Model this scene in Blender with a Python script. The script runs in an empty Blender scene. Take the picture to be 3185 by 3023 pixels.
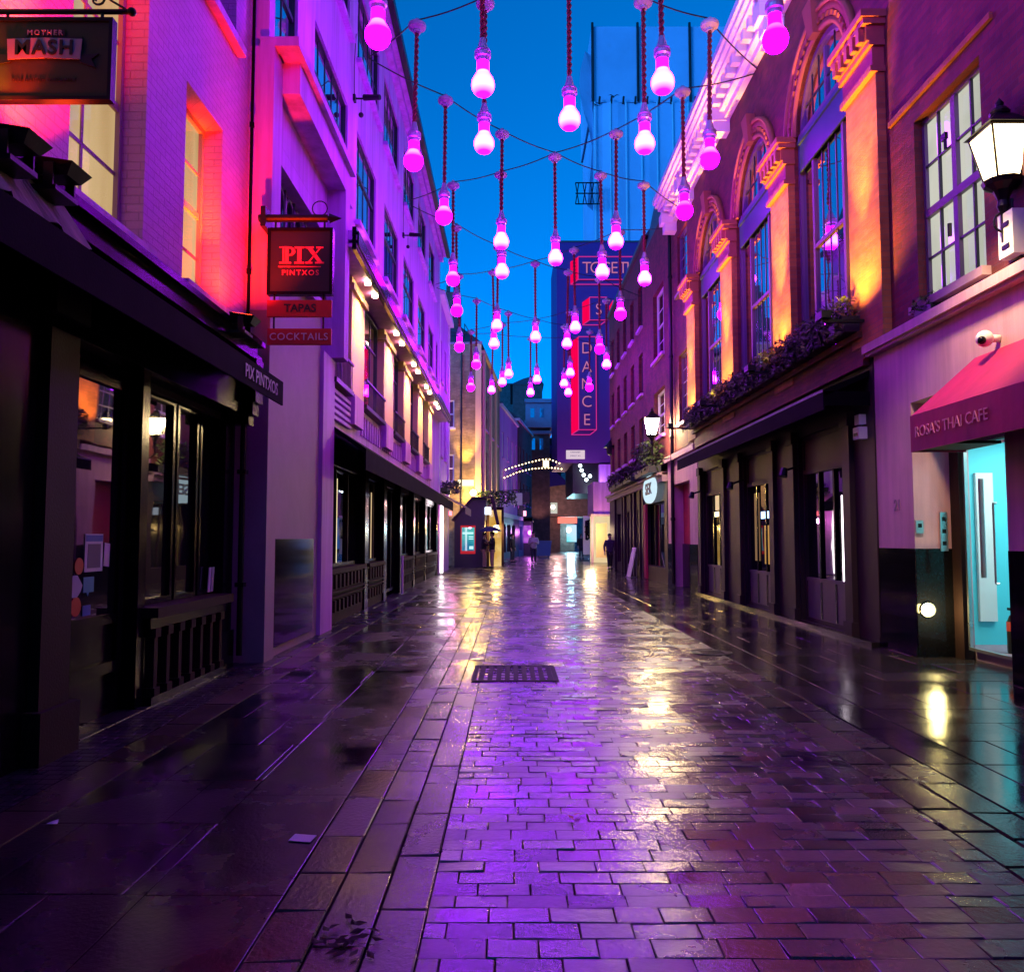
import bpy, math, random
from mathutils import Vector, Matrix
R_ = math.radians
random.seed(7)
scene = bpy.context.scene
COL = scene.collection

# ---------------------------------------------------------------- camera, sky, exposure
cam = bpy.data.cameras.new("camera")
cam.sensor_fit = 'HORIZONTAL'; cam.sensor_width = 36; cam.lens = 28.83
cam.clip_start = 0.05; cam.clip_end = 3000
camo = bpy.data.objects.new("camera", cam); COL.objects.link(camo)
camo.location = (0, 0, 1.45); camo.rotation_euler = (R_(90 + 3.69), 0, 0)
scene.camera = camo

world = bpy.data.worlds.new("World"); scene.world = world
world.use_nodes = True
wn = world.node_tree
for n in list(wn.nodes): wn.nodes.remove(n)
w_out = wn.nodes.new('ShaderNodeOutputWorld'); w_bg = wn.nodes.new('ShaderNodeBackground')
w_sky = wn.nodes.new('ShaderNodeTexSky'); w_sky.sky_type = 'NISHITA'; w_sky.sun_disc = False
w_sky.sun_elevation = R_(12.0); w_sky.sun_rotation = R_(229); w_sky.ozone_density = 6.0
w_mul = wn.nodes.new('ShaderNodeMix'); w_mul.data_type = 'RGBA'; w_mul.blend_type = 'MULTIPLY'
w_mul.inputs[0].default_value = 1.0
w_mul.inputs[7].default_value = (0.0, 1.45, 5.7, 1)     # camera white balance at dusk: the street is exposed for its lamps
w_bw = wn.nodes.new('ShaderNodeRGBToBW'); wn.links.new(w_sky.outputs[0], w_bw.inputs[0]); wn.links.new(w_bw.outputs[0], w_mul.inputs[6]); wn.links.new(w_mul.outputs[2], w_bg.inputs[0])
w_bg.inputs[1].default_value = 0.122
wn.links.new(w_bg.outputs[0], w_out.inputs[0])

sun = bpy.data.lights.new('tower_fill', 'SUN'); sun.energy = 1.0; sun.angle = R_(12); sun.color = (.10, .32, .80)
suno = bpy.data.objects.new('tower_fill', sun); COL.objects.link(suno)
suno.rotation_euler = Vector((.75, .65, -.21)).to_track_quat('-Z', 'Y').to_euler()     # blue fill added to brighten the sheeted tower, low behind the left roofs

vs = scene.view_settings
vs.view_transform = 'Standard'; vs.look = 'None'; vs.exposure = 0.0; vs.gamma = 1.0
scene.display_settings.display_device = 'sRGB'
scene.render.engine = 'CYCLES'
scene.cycles.use_denoising = True
scene.cycles.max_bounces = 6; scene.cycles.diffuse_bounces = 3; scene.cycles.glossy_bounces = 4
scene.cycles.sample_clamp_indirect = 6.0
scene.cycles.use_light_tree = True
scene.cycles.caustics_reflective = False; scene.cycles.caustics_refractive = False

# ---------------------------------------------------------------- materials
def newmat(name):
    m = bpy.data.materials.new(name); m.use_nodes = True
    nt = m.node_tree
    for n in list(nt.nodes): nt.nodes.remove(n)
    out = nt.nodes.new('ShaderNodeOutputMaterial')
    return m, nt, out

def N(nt, t, **kw):
    n = nt.nodes.new(t)
    for k, v in kw.items(): setattr(n, k, v)
    return n

def pm(name, col, rough=0.6, metal=0.0, var=0.25, scale=3.0, bump=0.15, bscale=60.0, spec=0.5, ior=1.45, emit=None, estr=0.0, rvar=0.1, island=0.0, streak=0.0):
    """painted / stone / metal surface: noise in colour, roughness and relief"""
    m, nt, out = newmat(name)
    b = N(nt, 'ShaderNodeBsdfPrincipled')
    nt.links.new(b.outputs[0], out.inputs[0])
    geo = N(nt, 'ShaderNodeNewGeometry')
    nz = N(nt, 'ShaderNodeTexNoise'); nz.inputs['Scale'].default_value = scale; nz.inputs['Detail'].default_value = 8
    nz.inputs['Roughness'].default_value = 0.65
    nt.links.new(geo.outputs['Position'], nz.inputs['Vector'])
    mx = N(nt, 'ShaderNodeMix', data_type='RGBA')
    c = Vector(col[:3])
    mx.inputs[6].default_value = (*(c * (1 - var)), 1); mx.inputs[7].default_value = (*(c * (1 + var)), 1)
    nt.links.new(nz.outputs[0], mx.inputs[0])
    src = mx.outputs[2]
    if streak:
        mpp = N(nt, 'ShaderNodeMapping'); mpp.inputs['Scale'].default_value = (2.2, 2.2, .16)
        n3 = N(nt, 'ShaderNodeTexNoise'); n3.inputs['Scale'].default_value = 1.6; n3.inputs['Detail'].default_value = 9; n3.inputs['Roughness'].default_value = .7
        nt.links.new(geo.outputs['Position'], mpp.inputs[0]); nt.links.new(mpp.outputs[0], n3.inputs['Vector'])
        ms_ = N(nt, 'ShaderNodeMapRange'); ms_.inputs[1].default_value = .30; ms_.inputs[2].default_value = .62; ms_.inputs[3].default_value = 1 - streak; ms_.inputs[4].default_value = 1.05
        nt.links.new(n3.outputs[0], ms_.inputs[0])
        mu3 = N(nt, 'ShaderNodeMix', data_type='RGBA', blend_type='MULTIPLY'); mu3.inputs[0].default_value = 1
        nt.links.new(src, mu3.inputs[6]); nt.links.new(ms_.outputs[0], mu3.inputs[7]); src = mu3.outputs[2]
    if island:
        mr = N(nt, 'ShaderNodeMapRange'); mr.inputs[3].default_value = 1 - island; mr.inputs[4].default_value = 1 + island
        nt.links.new(geo.outputs['Random Per Island'], mr.inputs[0])
        mu = N(nt, 'ShaderNodeMix', data_type='RGBA', blend_type='MULTIPLY'); mu.inputs[0].default_value = 1
        nt.links.new(src, mu.inputs[6]); nt.links.new(mr.outputs[0], mu.inputs[7]); src = mu.outputs[2]
    nt.links.new(src, b.inputs['Base Color'])
    rr = N(nt, 'ShaderNodeMapRange'); rr.inputs[3].default_value = max(0.02, rough - rvar); rr.inputs[4].default_value = min(1, rough + rvar)
    nt.links.new(nz.outputs[0], rr.inputs[0]); nt.links.new(rr.outputs[0], b.inputs['Roughness'])
    b.inputs['Metallic'].default_value = metal
    b.inputs['Specular IOR Level'].default_value = spec; b.inputs['IOR'].default_value = ior
    if bump:
        n2 = N(nt, 'ShaderNodeTexNoise'); n2.inputs['Scale'].default_value = bscale; n2.inputs['Detail'].default_value = 4
        nt.links.new(geo.outputs['Position'], n2.inputs['Vector'])
        bp = N(nt, 'ShaderNodeBump'); bp.inputs['Strength'].default_value = bump; bp.inputs['Distance'].default_value = 0.01
        nt.links.new(n2.outputs[0], bp.inputs['Height']); nt.links.new(bp.outputs[0], b.inputs['Normal'])
    if emit:
        b.inputs['Emission Color'].default_value = (*emit, 1); b.inputs['Emission Strength'].default_value = estr
    return m

def wall_coords(nt):
    geo = N(nt, 'ShaderNodeNewGeometry'); sp = N(nt, 'ShaderNodeSeparateXYZ'); nt.links.new(geo.outputs['Position'], sp.inputs[0])
    ad = N(nt, 'ShaderNodeMath', operation='ADD'); nt.links.new(sp.outputs[0], ad.inputs[0]); nt.links.new(sp.outputs[1], ad.inputs[1])
    cb = N(nt, 'ShaderNodeCombineXYZ'); nt.links.new(ad.outputs[0], cb.inputs[0]); nt.links.new(sp.outputs[2], cb.inputs[1])
    return geo, cb

def brick(name, c1, c2, mortar, rough=0.8, bump=0.5, paint=False, scale=1.0):
    m, nt, out = newmat(name)
    b = N(nt, 'ShaderNodeBsdfPrincipled'); nt.links.new(b.outputs[0], out.inputs[0])
    geo, cb = wall_coords(nt)
    bt = N(nt, 'ShaderNodeTexBrick'); bt.offset = 0.5
    nt.links.new(cb.outputs[0], bt.inputs['Vector'])
    bt.inputs['Color1'].default_value = (*c1, 1); bt.inputs['Color2'].default_value = (*c2, 1); bt.inputs['Mortar'].default_value = (*mortar, 1)
    bt.inputs['Scale'].default_value = scale; bt.inputs['Mortar Size'].default_value = 0.006; bt.inputs['Mortar Smooth'].default_value = 0.3
    bt.inputs['Brick Width'].default_value = 0.225; bt.inputs['Row Height'].default_value = 0.075
    nz = N(nt, 'ShaderNodeTexNoise'); nz.inputs['Scale'].default_value = 2.3; nz.inputs['Detail'].default_value = 8
    nt.links.new(geo.outputs['Position'], nz.inputs['Vector'])
    mr = N(nt, 'ShaderNodeMapRange'); mr.inputs[1].default_value = .3; mr.inputs[2].default_value = .7; mr.inputs[3].default_value = .6 if not paint else .88; mr.inputs[4].default_value = 1.25 if not paint else 1.05
    nt.links.new(nz.outputs[0], mr.inputs[0])
    mu = N(nt, 'ShaderNodeMix', data_type='RGBA', blend_type='MULTIPLY'); mu.inputs[0].default_value = 1
    nt.links.new(bt.outputs[0], mu.inputs[6]); nt.links.new(mr.outputs[0], mu.inputs[7])
    nt.links.new(mu.outputs[2], b.inputs['Base Color'])
    b.inputs['Roughness'].default_value = rough
    n2 = N(nt, 'ShaderNodeTexNoise'); n2.inputs['Scale'].default_value = 45; n2.inputs['Detail'].default_value = 4
    nt.links.new(geo.outputs['Position'], n2.inputs['Vector'])
    ad = N(nt, 'ShaderNodeMath', operation='MULTIPLY_ADD'); ad.inputs[1].default_value = -1.0
    nt.links.new(bt.outputs['Fac'], ad.inputs[0]); nt.links.new(n2.outputs[0], ad.inputs[2])
    bp = N(nt, 'ShaderNodeBump'); bp.inputs['Strength'].default_value = bump; bp.inputs['Distance'].default_value = 0.012
    nt.links.new(ad.outputs[0], bp.inputs['Height']); nt.links.new(bp.outputs[0], b.inputs['Normal'])
    return m

def emis(name, col, s):
    m, nt, out = newmat(name)
    e = N(nt, 'ShaderNodeEmission'); e.inputs[0].default_value = (*col, 1); e.inputs[1].default_value = s
    nt.links.new(e.outputs[0], out.inputs[0])
    return m

def emis_noise(name, c1, c2, s, scale=3.0, stretch=(1, 1, 1)):
    """a lit room or screen behind glass: soft uneven brightness"""
    m, nt, out = newmat(name)
    e = N(nt, 'ShaderNodeEmission'); e.inputs[1].default_value = s
    geo = N(nt, 'ShaderNodeNewGeometry'); mp = N(nt, 'ShaderNodeMapping'); mp.inputs['Scale'].default_value = stretch
    nt.links.new(geo.outputs['Position'], mp.inputs[0])
    nz = N(nt, 'ShaderNodeTexNoise'); nz.inputs['Scale'].default_value = scale; nz.inputs['Detail'].default_value = 3
    nt.links.new(mp.outputs[0], nz.inputs['Vector'])
    mr = N(nt, 'ShaderNodeMapRange'); mr.inputs[1].default_value = .35; mr.inputs[2].default_value = .65
    nt.links.new(nz.outputs[0], mr.inputs[0])
    mx = N(nt, 'ShaderNodeMix', data_type='RGBA'); mx.inputs[6].default_value = (*c1, 1); mx.inputs[7].default_value = (*c2, 1)
    nt.links.new(mr.outputs[0], mx.inputs[0]); nt.links.new(mx.outputs[2], e.inputs[0])
    g = N(nt, 'ShaderNodeBsdfGlossy'); g.inputs['Roughness'].default_value = .04
    ms = N(nt, 'ShaderNodeMixShader'); ms.inputs[0].default_value = .12
    nt.links.new(e.outputs[0], ms.inputs[1]); nt.links.new(g.outputs[0], ms.inputs[2])
    nt.links.new(ms.outputs[0], out.inputs[0])
    return m

def glassy(name, tint=(.45, .5, .55), rough=0.03, ripple=0.02, dark=.01, mirror=.6):
    """window pane seen from a lit street: dark room behind, strong reflection"""
    m, nt, out = newmat(name)
    b = N(nt, 'ShaderNodeBsdfPrincipled')
    b.inputs['Base Color'].default_value = (dark, dark, dark * 1.4, 1); b.inputs['Roughness'].default_value = rough
    b.inputs['IOR'].default_value = 1.5; b.inputs['Specular IOR Level'].default_value = .8
    g = N(nt, 'ShaderNodeBsdfGlossy'); g.inputs[0].default_value = (*tint, 1); g.inputs['Roughness'].default_value = rough
    ms = N(nt, 'ShaderNodeMixShader'); ms.inputs[0].default_value = mirror
    nt.links.new(b.outputs[0], ms.inputs[1]); nt.links.new(g.outputs[0], ms.inputs[2]); nt.links.new(ms.outputs[0], out.inputs[0])
    geo = N(nt, 'ShaderNodeNewGeometry'); nz = N(nt, 'ShaderNodeTexNoise'); nz.inputs['Scale'].default_value = 1.3; nz.inputs['Detail'].default_value = 2
    nt.links.new(geo.outputs['Position'], nz.inputs['Vector'])
    bp = N(nt, 'ShaderNodeBump'); bp.inputs['Strength'].default_value = ripple; bp.inputs['Distance'].default_value = .1
    nt.links.new(nz.outputs[0], bp.inputs['Height'])
    nt.links.new(bp.outputs[0], b.inputs['Normal']); nt.links.new(bp.outputs[0], g.inputs['Normal'])
    return m

def wet(name, c1, c2, r0, r1, island=.5, bump=.25, puddle=.5, rscale=.9, ior=1.5, bscale=38):
    """rain-wet stone: dull stone between smoother water films"""
    m, nt, out = newmat(name)
    b = N(nt, 'ShaderNodeBsdfPrincipled'); nt.links.new(b.outputs[0], out.inputs[0])
    geo = N(nt, 'ShaderNodeNewGeometry')
    n1 = N(nt, 'ShaderNodeTexNoise'); n1.inputs['Scale'].default_value = rscale; n1.inputs['Detail'].default_value = 6; n1.inputs['Roughness'].default_value = .6
    nt.links.new(geo.outputs['Position'], n1.inputs['Vector'])
    n2 = N(nt, 'ShaderNodeTexNoise'); n2.inputs['Scale'].default_value = bscale; n2.inputs['Detail'].default_value = 5; n2.inputs['Roughness'].default_value = .6
    nt.links.new(geo.outputs['Position'], n2.inputs['Vector'])
    mx = N(nt, 'ShaderNodeMix', data_type='RGBA'); mx.inputs[6].default_value = (*c1, 1); mx.inputs[7].default_value = (*c2, 1)
    nt.links.new(geo.outputs['Random Per Island'], mx.inputs[0])
    m2 = N(nt, 'ShaderNodeMix', data_type='RGBA', blend_type='MULTIPLY'); m2.inputs[0].default_value = .6
    nt.links.new(mx.outputs[2], m2.inputs[6]); nt.links.new(n2.outputs[0], m2.inputs[7])
    nt.links.new(m2.outputs[2], b.inputs['Base Color'])
    rr = N(nt, 'ShaderNodeMapRange'); rr.inputs[1].default_value = puddle - .12; rr.inputs[2].default_value = puddle + .12
    rr.inputs[3].default_value = r0; rr.inputs[4].default_value = r1
    nt.links.new(n1.outputs[0], rr.inputs[0])
    ra = N(nt, 'ShaderNodeMath', operation='MULTIPLY_ADD'); ra.inputs[1].default_value = island * .2
    nt.links.new(geo.outputs['Random Per Island'], ra.inputs[0]); nt.links.new(rr.outputs[0], ra.inputs[2])
    nt.links.new(ra.outputs[0], b.inputs['Roughness'])
    b.inputs['IOR'].default_value = ior; b.inputs['Specular IOR Level'].default_value = .5
    bs = N(nt, 'ShaderNodeMapRange'); bs.inputs[1].default_value = puddle - .12; bs.inputs[2].default_value = puddle + .12
    bs.inputs[3].default_value = bump * .25; bs.inputs[4].default_value = bump
    nt.links.new(n1.outputs[0], bs.inputs[0])
    bp = N(nt, 'ShaderNodeBump'); bp.inputs['Distance'].default_value = .012
    nt.links.new(bs.outputs[0], bp.inputs['Strength']); nt.links.new(n2.outputs[0], bp.inputs['Height'])
    nt.links.new(bp.outputs[0], b.inputs['Normal'])
    return m

def bulb_mat(name, base, hot, strength, h0, h1):
    """pink festoon bulb: magenta glass, white-hot where the filament sits"""
    m, nt, out = newmat(name)
    e = N(nt, 'ShaderNodeEmission'); e.inputs[1].default_value = strength
    tc = N(nt, 'ShaderNodeTexCoord'); sp = N(nt, 'ShaderNodeSeparateXYZ'); nt.links.new(tc.outputs['Object'], sp.inputs[0])
    cr = N(nt, 'ShaderNodeValToRGB')
    mr = N(nt, 'ShaderNodeMapRange'); mr.inputs[1].default_value = -.185; mr.inputs[2].default_value = .38
    nt.links.new(sp.outputs[2], mr.inputs[0]); nt.links.new(mr.outputs[0], cr.inputs[0])
    el = cr.color_ramp.elements
    el[0].position = max(0, h0 - .16); el[0].color = (*base, 1)
    el[1].position = 1.0; el[1].color = (*base, 1)
    a = el.new(h0); a.color = (*hot, 1)
    a = el.new(h1); a.color = (*hot, 1)
    a = el.new(h1 + .03); a.color = (*base, 1)
    lw = N(nt, 'ShaderNodeLayerWeight'); lw.inputs[0].default_value = .35
    mx = N(nt, 'ShaderNodeMix', data_type='RGBA'); mx.inputs[7].default_value = (*base, 1)
    pw = N(nt, 'ShaderNodeMath', operation='POWER'); pw.inputs[1].default_value = 2.0
    nt.links.new(lw.outputs['Facing'], pw.inputs[0]); nt.links.new(pw.outputs[0], mx.inputs[0])
    nt.links.new(cr.outputs[0], mx.inputs[6])
    nt.links.new(mx.outputs[2], e.inputs[0]); nt.links.new(e.outputs[0], out.inputs[0])
    return m

BS = 54.0
M = dict(
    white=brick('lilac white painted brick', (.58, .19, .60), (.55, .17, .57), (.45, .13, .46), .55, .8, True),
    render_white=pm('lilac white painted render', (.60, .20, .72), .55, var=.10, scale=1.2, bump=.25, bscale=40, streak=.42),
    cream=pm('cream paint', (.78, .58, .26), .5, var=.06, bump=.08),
    stone=pm('pale portland stone', (.64, .37, .42), .6, var=.16, scale=2.5, bump=.3, streak=.28),
    greystone=pm('grey stone cladding', (.30, .20, .26), .6, var=.3, scale=2.5, bump=.3),
    granite=pm('black polished granite', (.005, .005, .007), .08, var=.4, scale=30, bump=.01, spec=.25, rvar=.03),
    black=pm('black gloss timber', (.004, .003, .006), .18, var=.3, bump=.04, bscale=30, spec=.12, rvar=.06),
    blackcloth=pm('black awning cloth', (.003, .002, .004), .85, var=.3, bump=.2, spec=.08),
    greywood=pm('dark grey painted timber', (.035, .020, .028), .45, var=.25, bump=.08, spec=.2),
    kick=pm('grey painted kick panel', (.11, .085, .10), .45, var=.3, scale=5, bump=.1),
    brownwood=pm('worn brown stone pilaster', (.024, .010, .009), .65, var=.45, scale=5, bump=.3, spec=.2),
    iron=pm('black iron', (.015, .015, .017), .4, metal=.6, var=.3, bump=.1),
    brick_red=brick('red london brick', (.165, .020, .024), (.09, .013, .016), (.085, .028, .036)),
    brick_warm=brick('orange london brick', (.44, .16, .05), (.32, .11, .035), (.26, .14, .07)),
    brick_yellow=brick('yellow stock brick', (.34, .24, .13), (.24, .16, .09), (.25, .21, .16)),
    brick_dark=brick('sooty brick', (.12, .07, .06), (.08, .05, .045), (.12, .1, .09)),
    terracotta=pm('red terracotta moulding', (.27, .075, .05), .6, var=.2, scale=6, bump=.3),
    cornice=pm('white cornice paint', (.82, .68, .74), .5, var=.06, bump=.08),
    bluepaint=pm('dark blue painted panel', (.02, .05, .13), .45, var=.15, bump=.05),
    mullion=pm('purple grey window frame', (.12, .07, .16), .45, var=.1, bump=.05),
    darkframe=pm('near black window frame', (.02, .022, .035), .4, var=.2, bump=.05),
    whiteframe=pm('white window frame', (.72, .70, .70), .45, var=.05, bump=.04),
    glass_sky=glassy('window pane facing sky', (.82, .82, .88), .02, .02, mirror=.85),
    glass_far=glassy('old window pane', (.5, .52, .56), .04, .05, mirror=.5),
    glass_shop=glassy('shop window pane', (.5, .5, .5), .02, .015, mirror=.32),
    slate=pm('roof slate', (.05, .05, .06), .5, var=.3, bump=.2),
    cord=pm('red twisted cord', (.20, .015, .03), .6, var=.3, scale=30, bump=.3, bscale=150),
    socket=pm('brass lamp socket', (.45, .40, .45), .35, metal=.5, var=.2, bump=.05),
    rose=pm('grey cast lamp rose', (.42, .36, .40), .45, var=.15, bump=.05),
    wire=pm('black steel wire', (.012, .012, .015), .5, var=.1, bump=0),
    bulb_hot=bulb_mat('pink bulb glass white hot', (.36, .0004, 1.0), (.46, .020, 1.0), BS, .22, .68),
    bulb_mag=bulb_mat('pink bulb glass magenta', (.36, .0003, 1.0), (.44, .012, 1.0), BS, .58, .67),
    bulb_deep=bulb_mat('pink bulb glass deep magenta', (.36, .0002, 1.0), (.40, .006, 1.0), BS, .62, .66),
    red_fab=pm('red awning cloth', (.40, .009, .075), .65, var=.22, scale=4, bump=.4, bscale=9, streak=.25),
    grey_fab=pm('weathered canvas', (.23, .20, .16), .85, var=.3, scale=5, bump=.3),
    lantern=emis('lantern gas light', (1, .74, .36), 130.0),
    warm_win=emis_noise('warm lit room', (.62, .38, .15), (1.0, .72, .36), .80, .8, (1, 1.6, .5)),
    pale_win=emis_noise('pale lit office', (.60, .62, .52), (.80, .80, .68), .85, 1.0),
    soft_white=emis('white led tube', (1, .86, .92), 9.0),
    warm_led=emis('warm downlight lens', (1, .78, .40), 40.0),
    red_led=emis('red floodlight lens', (1, .05, .01), 30.0),
    amber_led=emis('amber uplight lens', (1, .5, .12), 30.0),
    cyan_wall=pm('cyan painted wall', (.10, .62, .72), .5, var=.04, bump=.02),
    neon_pink=emis('pink neon tube', (1, .18, .45), 1.3),
    neon_red=pm('red painted panel', (.75, .02, .10), .5, var=.05, bump=.02),
    banner=pm('purple blue banner cloth', (.10, .012, .16), .6, var=.1, scale=.4, bump=.05),
    sheet=pm('pale scaffold sheeting', (.52, .48, .62), .65, var=.32, scale=.10, bump=.1, bscale=2),
    leaf=pm('dark green leaves', (.032, .05, .018), .5, var=.5, scale=14, bump=0, island=.85, spec=.3),
    sign_green=pm('olive sign board', (.035, .038, .010), .5, var=.3, scale=8, bump=.1),
    sign_dark=pm('very dark sign board', (.012, .010, .016), .4, var=.2, bump=.04),
    sign_red=pm('red sign letters', (.70, .06, .10), .5, var=.1, bump=.02),
    sign_lilac=pm('lilac sign panel', (.34, .30, .42), .5, var=.1, bump=.02),
    sign_white=pm('white sign', (.75, .73, .72), .5, var=.06, bump=.02),
    skin=pm('skin', (.42, .26, .19), .55, var=.1, bump=.05),
    coat_black=pm('black cloth', (.015, .014, .018), .85, var=.3, bump=.2),
    denim=pm('dark denim', (.03, .035, .055), .85, var=.3, bump=.2),
    tan=pm('tan trousers', (.30, .20, .13), .85, var=.2, bump=.2),
    grey_cloth=pm('pale grey patterned jacket', (.42, .42, .44), .85, var=.7, scale=9, bump=.2),
    hair=pm('dark hair', (.02, .014, .01), .6, var=.3, bump=.2),
    shoe_white=pm('white trainers', (.75, .74, .74), .6, var=.1, bump=.05),
    paper=pm('white paper', (.62, .58, .62), .6, var=.08, bump=.02),
    teal=pm('teal sticker', (.06, .30, .36), .5, var=.1, bump=.02),
    redstick=pm('red sticker', (.45, .02, .02), .5, var=.1, bump=.02),
    bluestick=pm('blue sticker', (.06, .10, .35), .5, var=.1, bump=.02),
    plastic_white=pm('white plastic', (.68, .67, .66), .4, var=.06, bump=.03),
    steel=pm('brushed steel', (.5, .5, .5), .3, metal=.9, var=.15, bump=.05),
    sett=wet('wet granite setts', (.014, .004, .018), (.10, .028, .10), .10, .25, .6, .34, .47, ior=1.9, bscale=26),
    slab_dark=wet('wet dark flagstones', (.006, .005, .009), (.018, .013, .017), .07, .32, .35, .28, .5, .8),
    slab_right=wet('wet york stone', (.018, .014, .015), (.04, .03, .03), .07, .20, .35, .12, .52, .7),
    channel=wet('wet channel stones', (.030, .014, .016), (.085, .042, .045), .09, .25, .5, .4, .48, ior=1.6),
    cobble=wet('wet small cobbles', (.016, .012, .02), (.035, .026, .036), .2, .4, .4, .3, .5),
    brownstone=wet('wet brown paving', (.05, .03, .022), (.08, .045, .035), .2, .4, .3, .3, .5),
    grate=pm('dark cast iron grate', (.006, .005, .008), .6, var=.4, bump=.2, spec=.12),
    grout=pm('wet dark grout', (.010, .006, .010), .8, var=.4, bump=.3, spec=.05),
)

# ---------------------------------------------------------------- mesh helpers
class MB:
    def __init__(s): s.v = []; s.f = []
    def add(s, vs, fs):
        o = len(s.v); s.v += [tuple(p) for p in vs]; s.f += [tuple(i + o for i in f) for f in fs]; return s
    def box(s, x0, x1, y0, y1, z0, z1):
        return s.add([(x0, y0, z0), (x1, y0, z0), (x1, y1, z0), (x0, y1, z0), (x0, y0, z1), (x1, y0, z1), (x1, y1, z1), (x0, y1, z1)],
                     [(3, 2, 1, 0), (4, 5, 6, 7), (0, 1, 5, 4), (1, 2, 6, 5), (2, 3, 7, 6), (3, 0, 4, 7)])
    def hexa(s, p):
        return s.add(p, [(3, 2, 1, 0), (4, 5, 6, 7), (0, 1, 5, 4), (1, 2, 6, 5), (2, 3, 7, 6), (3, 0, 4, 7)])
    def poly(s, pts): return s.add(pts, [tuple(range(len(pts)))])
    def prism(s, pts, ax, a, b):
        """2-D outline pushed along axis ax ('x': pts are (y,z); 'y': (x,z); 'z': (x,y))"""
        def P(p, t): return {'x': (t, p[0], p[1]), 'y': (p[0], t, p[1]), 'z': (p[0], p[1], t)}[ax]
        n = len(pts)
        vs = [P(p, a) for p in pts] + [P(p, b) for p in pts]
        return s.add(vs, [tuple(range(n))[::-1], tuple(range(n, 2 * n))] + [(i, (i + 1) % n, n + (i + 1) % n, n + i) for i in range(n)])
    def tube(s, p0, p1, r0, r1=None, n=8):
        r1 = r0 if r1 is None else r1
        p0, p1 = Vector(p0), Vector(p1); d = (p1 - p0).normalized()
        u = d.orthogonal().normalized(); w = d.cross(u)
        vs = []
        for p, r in ((p0, r0), (p1, r1)):
            for k in range(n):
                a = 2 * math.pi * k / n; vs.append(p + u * (r * math.cos(a)) + w * (r * math.sin(a)))
        return s.add(vs, [(i, (i + 1) % n, n + (i + 1) % n, n + i) for i in range(n)] + [tuple(range(n))[::-1], tuple(range(n, 2 * n))])
    def path(s, pts, r, n=6):
        for a, b in zip(pts, pts[1:]): s.tube(a, b, r, r, n)
        return s
    def lathe(s, prof, c=(0, 0, 0), n=20):
        m = len(prof); vs = []
        for r, z in prof:
            for k in range(n):
                a = 2 * math.pi * k / n; vs.append((c[0] + r * math.cos(a), c[1] + r * math.sin(a), c[2] + z))
        fs = [(j * n + k, j * n + (k + 1) % n, (j + 1) * n + (k + 1) % n, (j + 1) * n + k) for j in range(m - 1) for k in range(n)]
        if prof[0][0] > 1e-4: fs.append(tuple(range(n))[::-1])
        if prof[-1][0] > 1e-4: fs.append(tuple(range((m - 1) * n, m * n)))
        return s.add(vs, fs)
    def ball(s, c, rx, ry=None, rz=None, n=12, m=8):
        ry = rx if ry is None else ry; rz = rx if rz is None else rz
        vs = [(c[0], c[1], c[2] - rz)]
        for j in range(1, m):
            t = math.pi * j / m
            for k in range(n):
                a = 2 * math.pi * k / n; vs.append((c[0] + rx * math.sin(t) * math.cos(a), c[1] + ry * math.sin(t) * math.sin(a), c[2] - rz * math.cos(t)))
        vs.append((c[0], c[1], c[2] + rz)); e = len(vs) - 1
        fs = [(0, 1 + (k + 1) % n, 1 + k) for k in range(n)]
        for j in range(m - 2):
            for k in range(n):
                a = 1 + j * n; fs.append((a + k, a + (k + 1) % n, a + n + (k + 1) % n, a + n + k))
        a = 1 + (m - 2) * n
        fs += [(a + k, a + (k + 1) % n, e) for k in range(n)]
        return s.add(vs, fs)
    def wall_x(s, xf, xb, y0, y1, z0, z1, holes=()):
        """solid wall standing along y, front at xf and back at xb, with rectangular openings (y0,y1,z0,z1)"""
        ys = sorted({y0, y1} | {v for h in holes for v in h[:2] if y0 < v < y1}); zs = sorted({z0, z1} | {v for h in holes for v in h[2:] if z0 < v < z1})
        ny, nz = len(ys) - 1, len(zs) - 1
        def solid(i, j):
            if not (0 <= i < ny and 0 <= j < nz): return False
            cy, cz = (ys[i] + ys[i + 1]) / 2, (zs[j] + zs[j + 1]) / 2
            return not any(h[0] < cy < h[1] and h[2] < cz < h[3] for h in holes)
        for i in range(ny):
            for j in range(nz):
                if not solid(i, j): continue
                a, b, c, d = ys[i], ys[i + 1], zs[j], zs[j + 1]
                s.poly([(xf, a, c), (xf, b, c), (xf, b, d), (xf, a, d)]); s.poly([(xb, a, c), (xb, a, d), (xb, b, d), (xb, b, c)])
                if not solid(i - 1, j): s.poly([(xf, a, c), (xf, a, d), (xb, a, d), (xb, a, c)])
                if not solid(i + 1, j): s.poly([(xf, b, c), (xb, b, c), (xb, b, d), (xf, b, d)])
                if not solid(i, j - 1): s.poly([(xf, a, c), (xb, a, c), (xb, b, c), (xf, b, c)])
                if not solid(i, j + 1): s.poly([(xf, a, d), (xf, b, d), (xb, b, d), (xb, a, d)])
        return s
    def wall_y(s, yf, yb, x0, x1, z0, z1, holes=()):
        t = MB().wall_x(yf, yb, x0, x1, z0, z1, holes)
        return s.add([(b, a, c) for a, b, c in t.v], t.f)
    def grid_bars(s, x0, x1, y0, y1, z0, z1, ny, nz, w=.03):
        """glazing bars across an opening in the plane x"""
        for i in range(1, ny):
            y = y0 + (y1 - y0) * i / ny; s.box(x0, x1, y - w / 2, y + w / 2, z0, z1)
        for j in range(1, nz):
            z = z0 + (z1 - z0) * j / nz; s.box(x0 + .002, x1 - .002, y0, y1, z - w / 2, z + w / 2)
        return s
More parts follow.
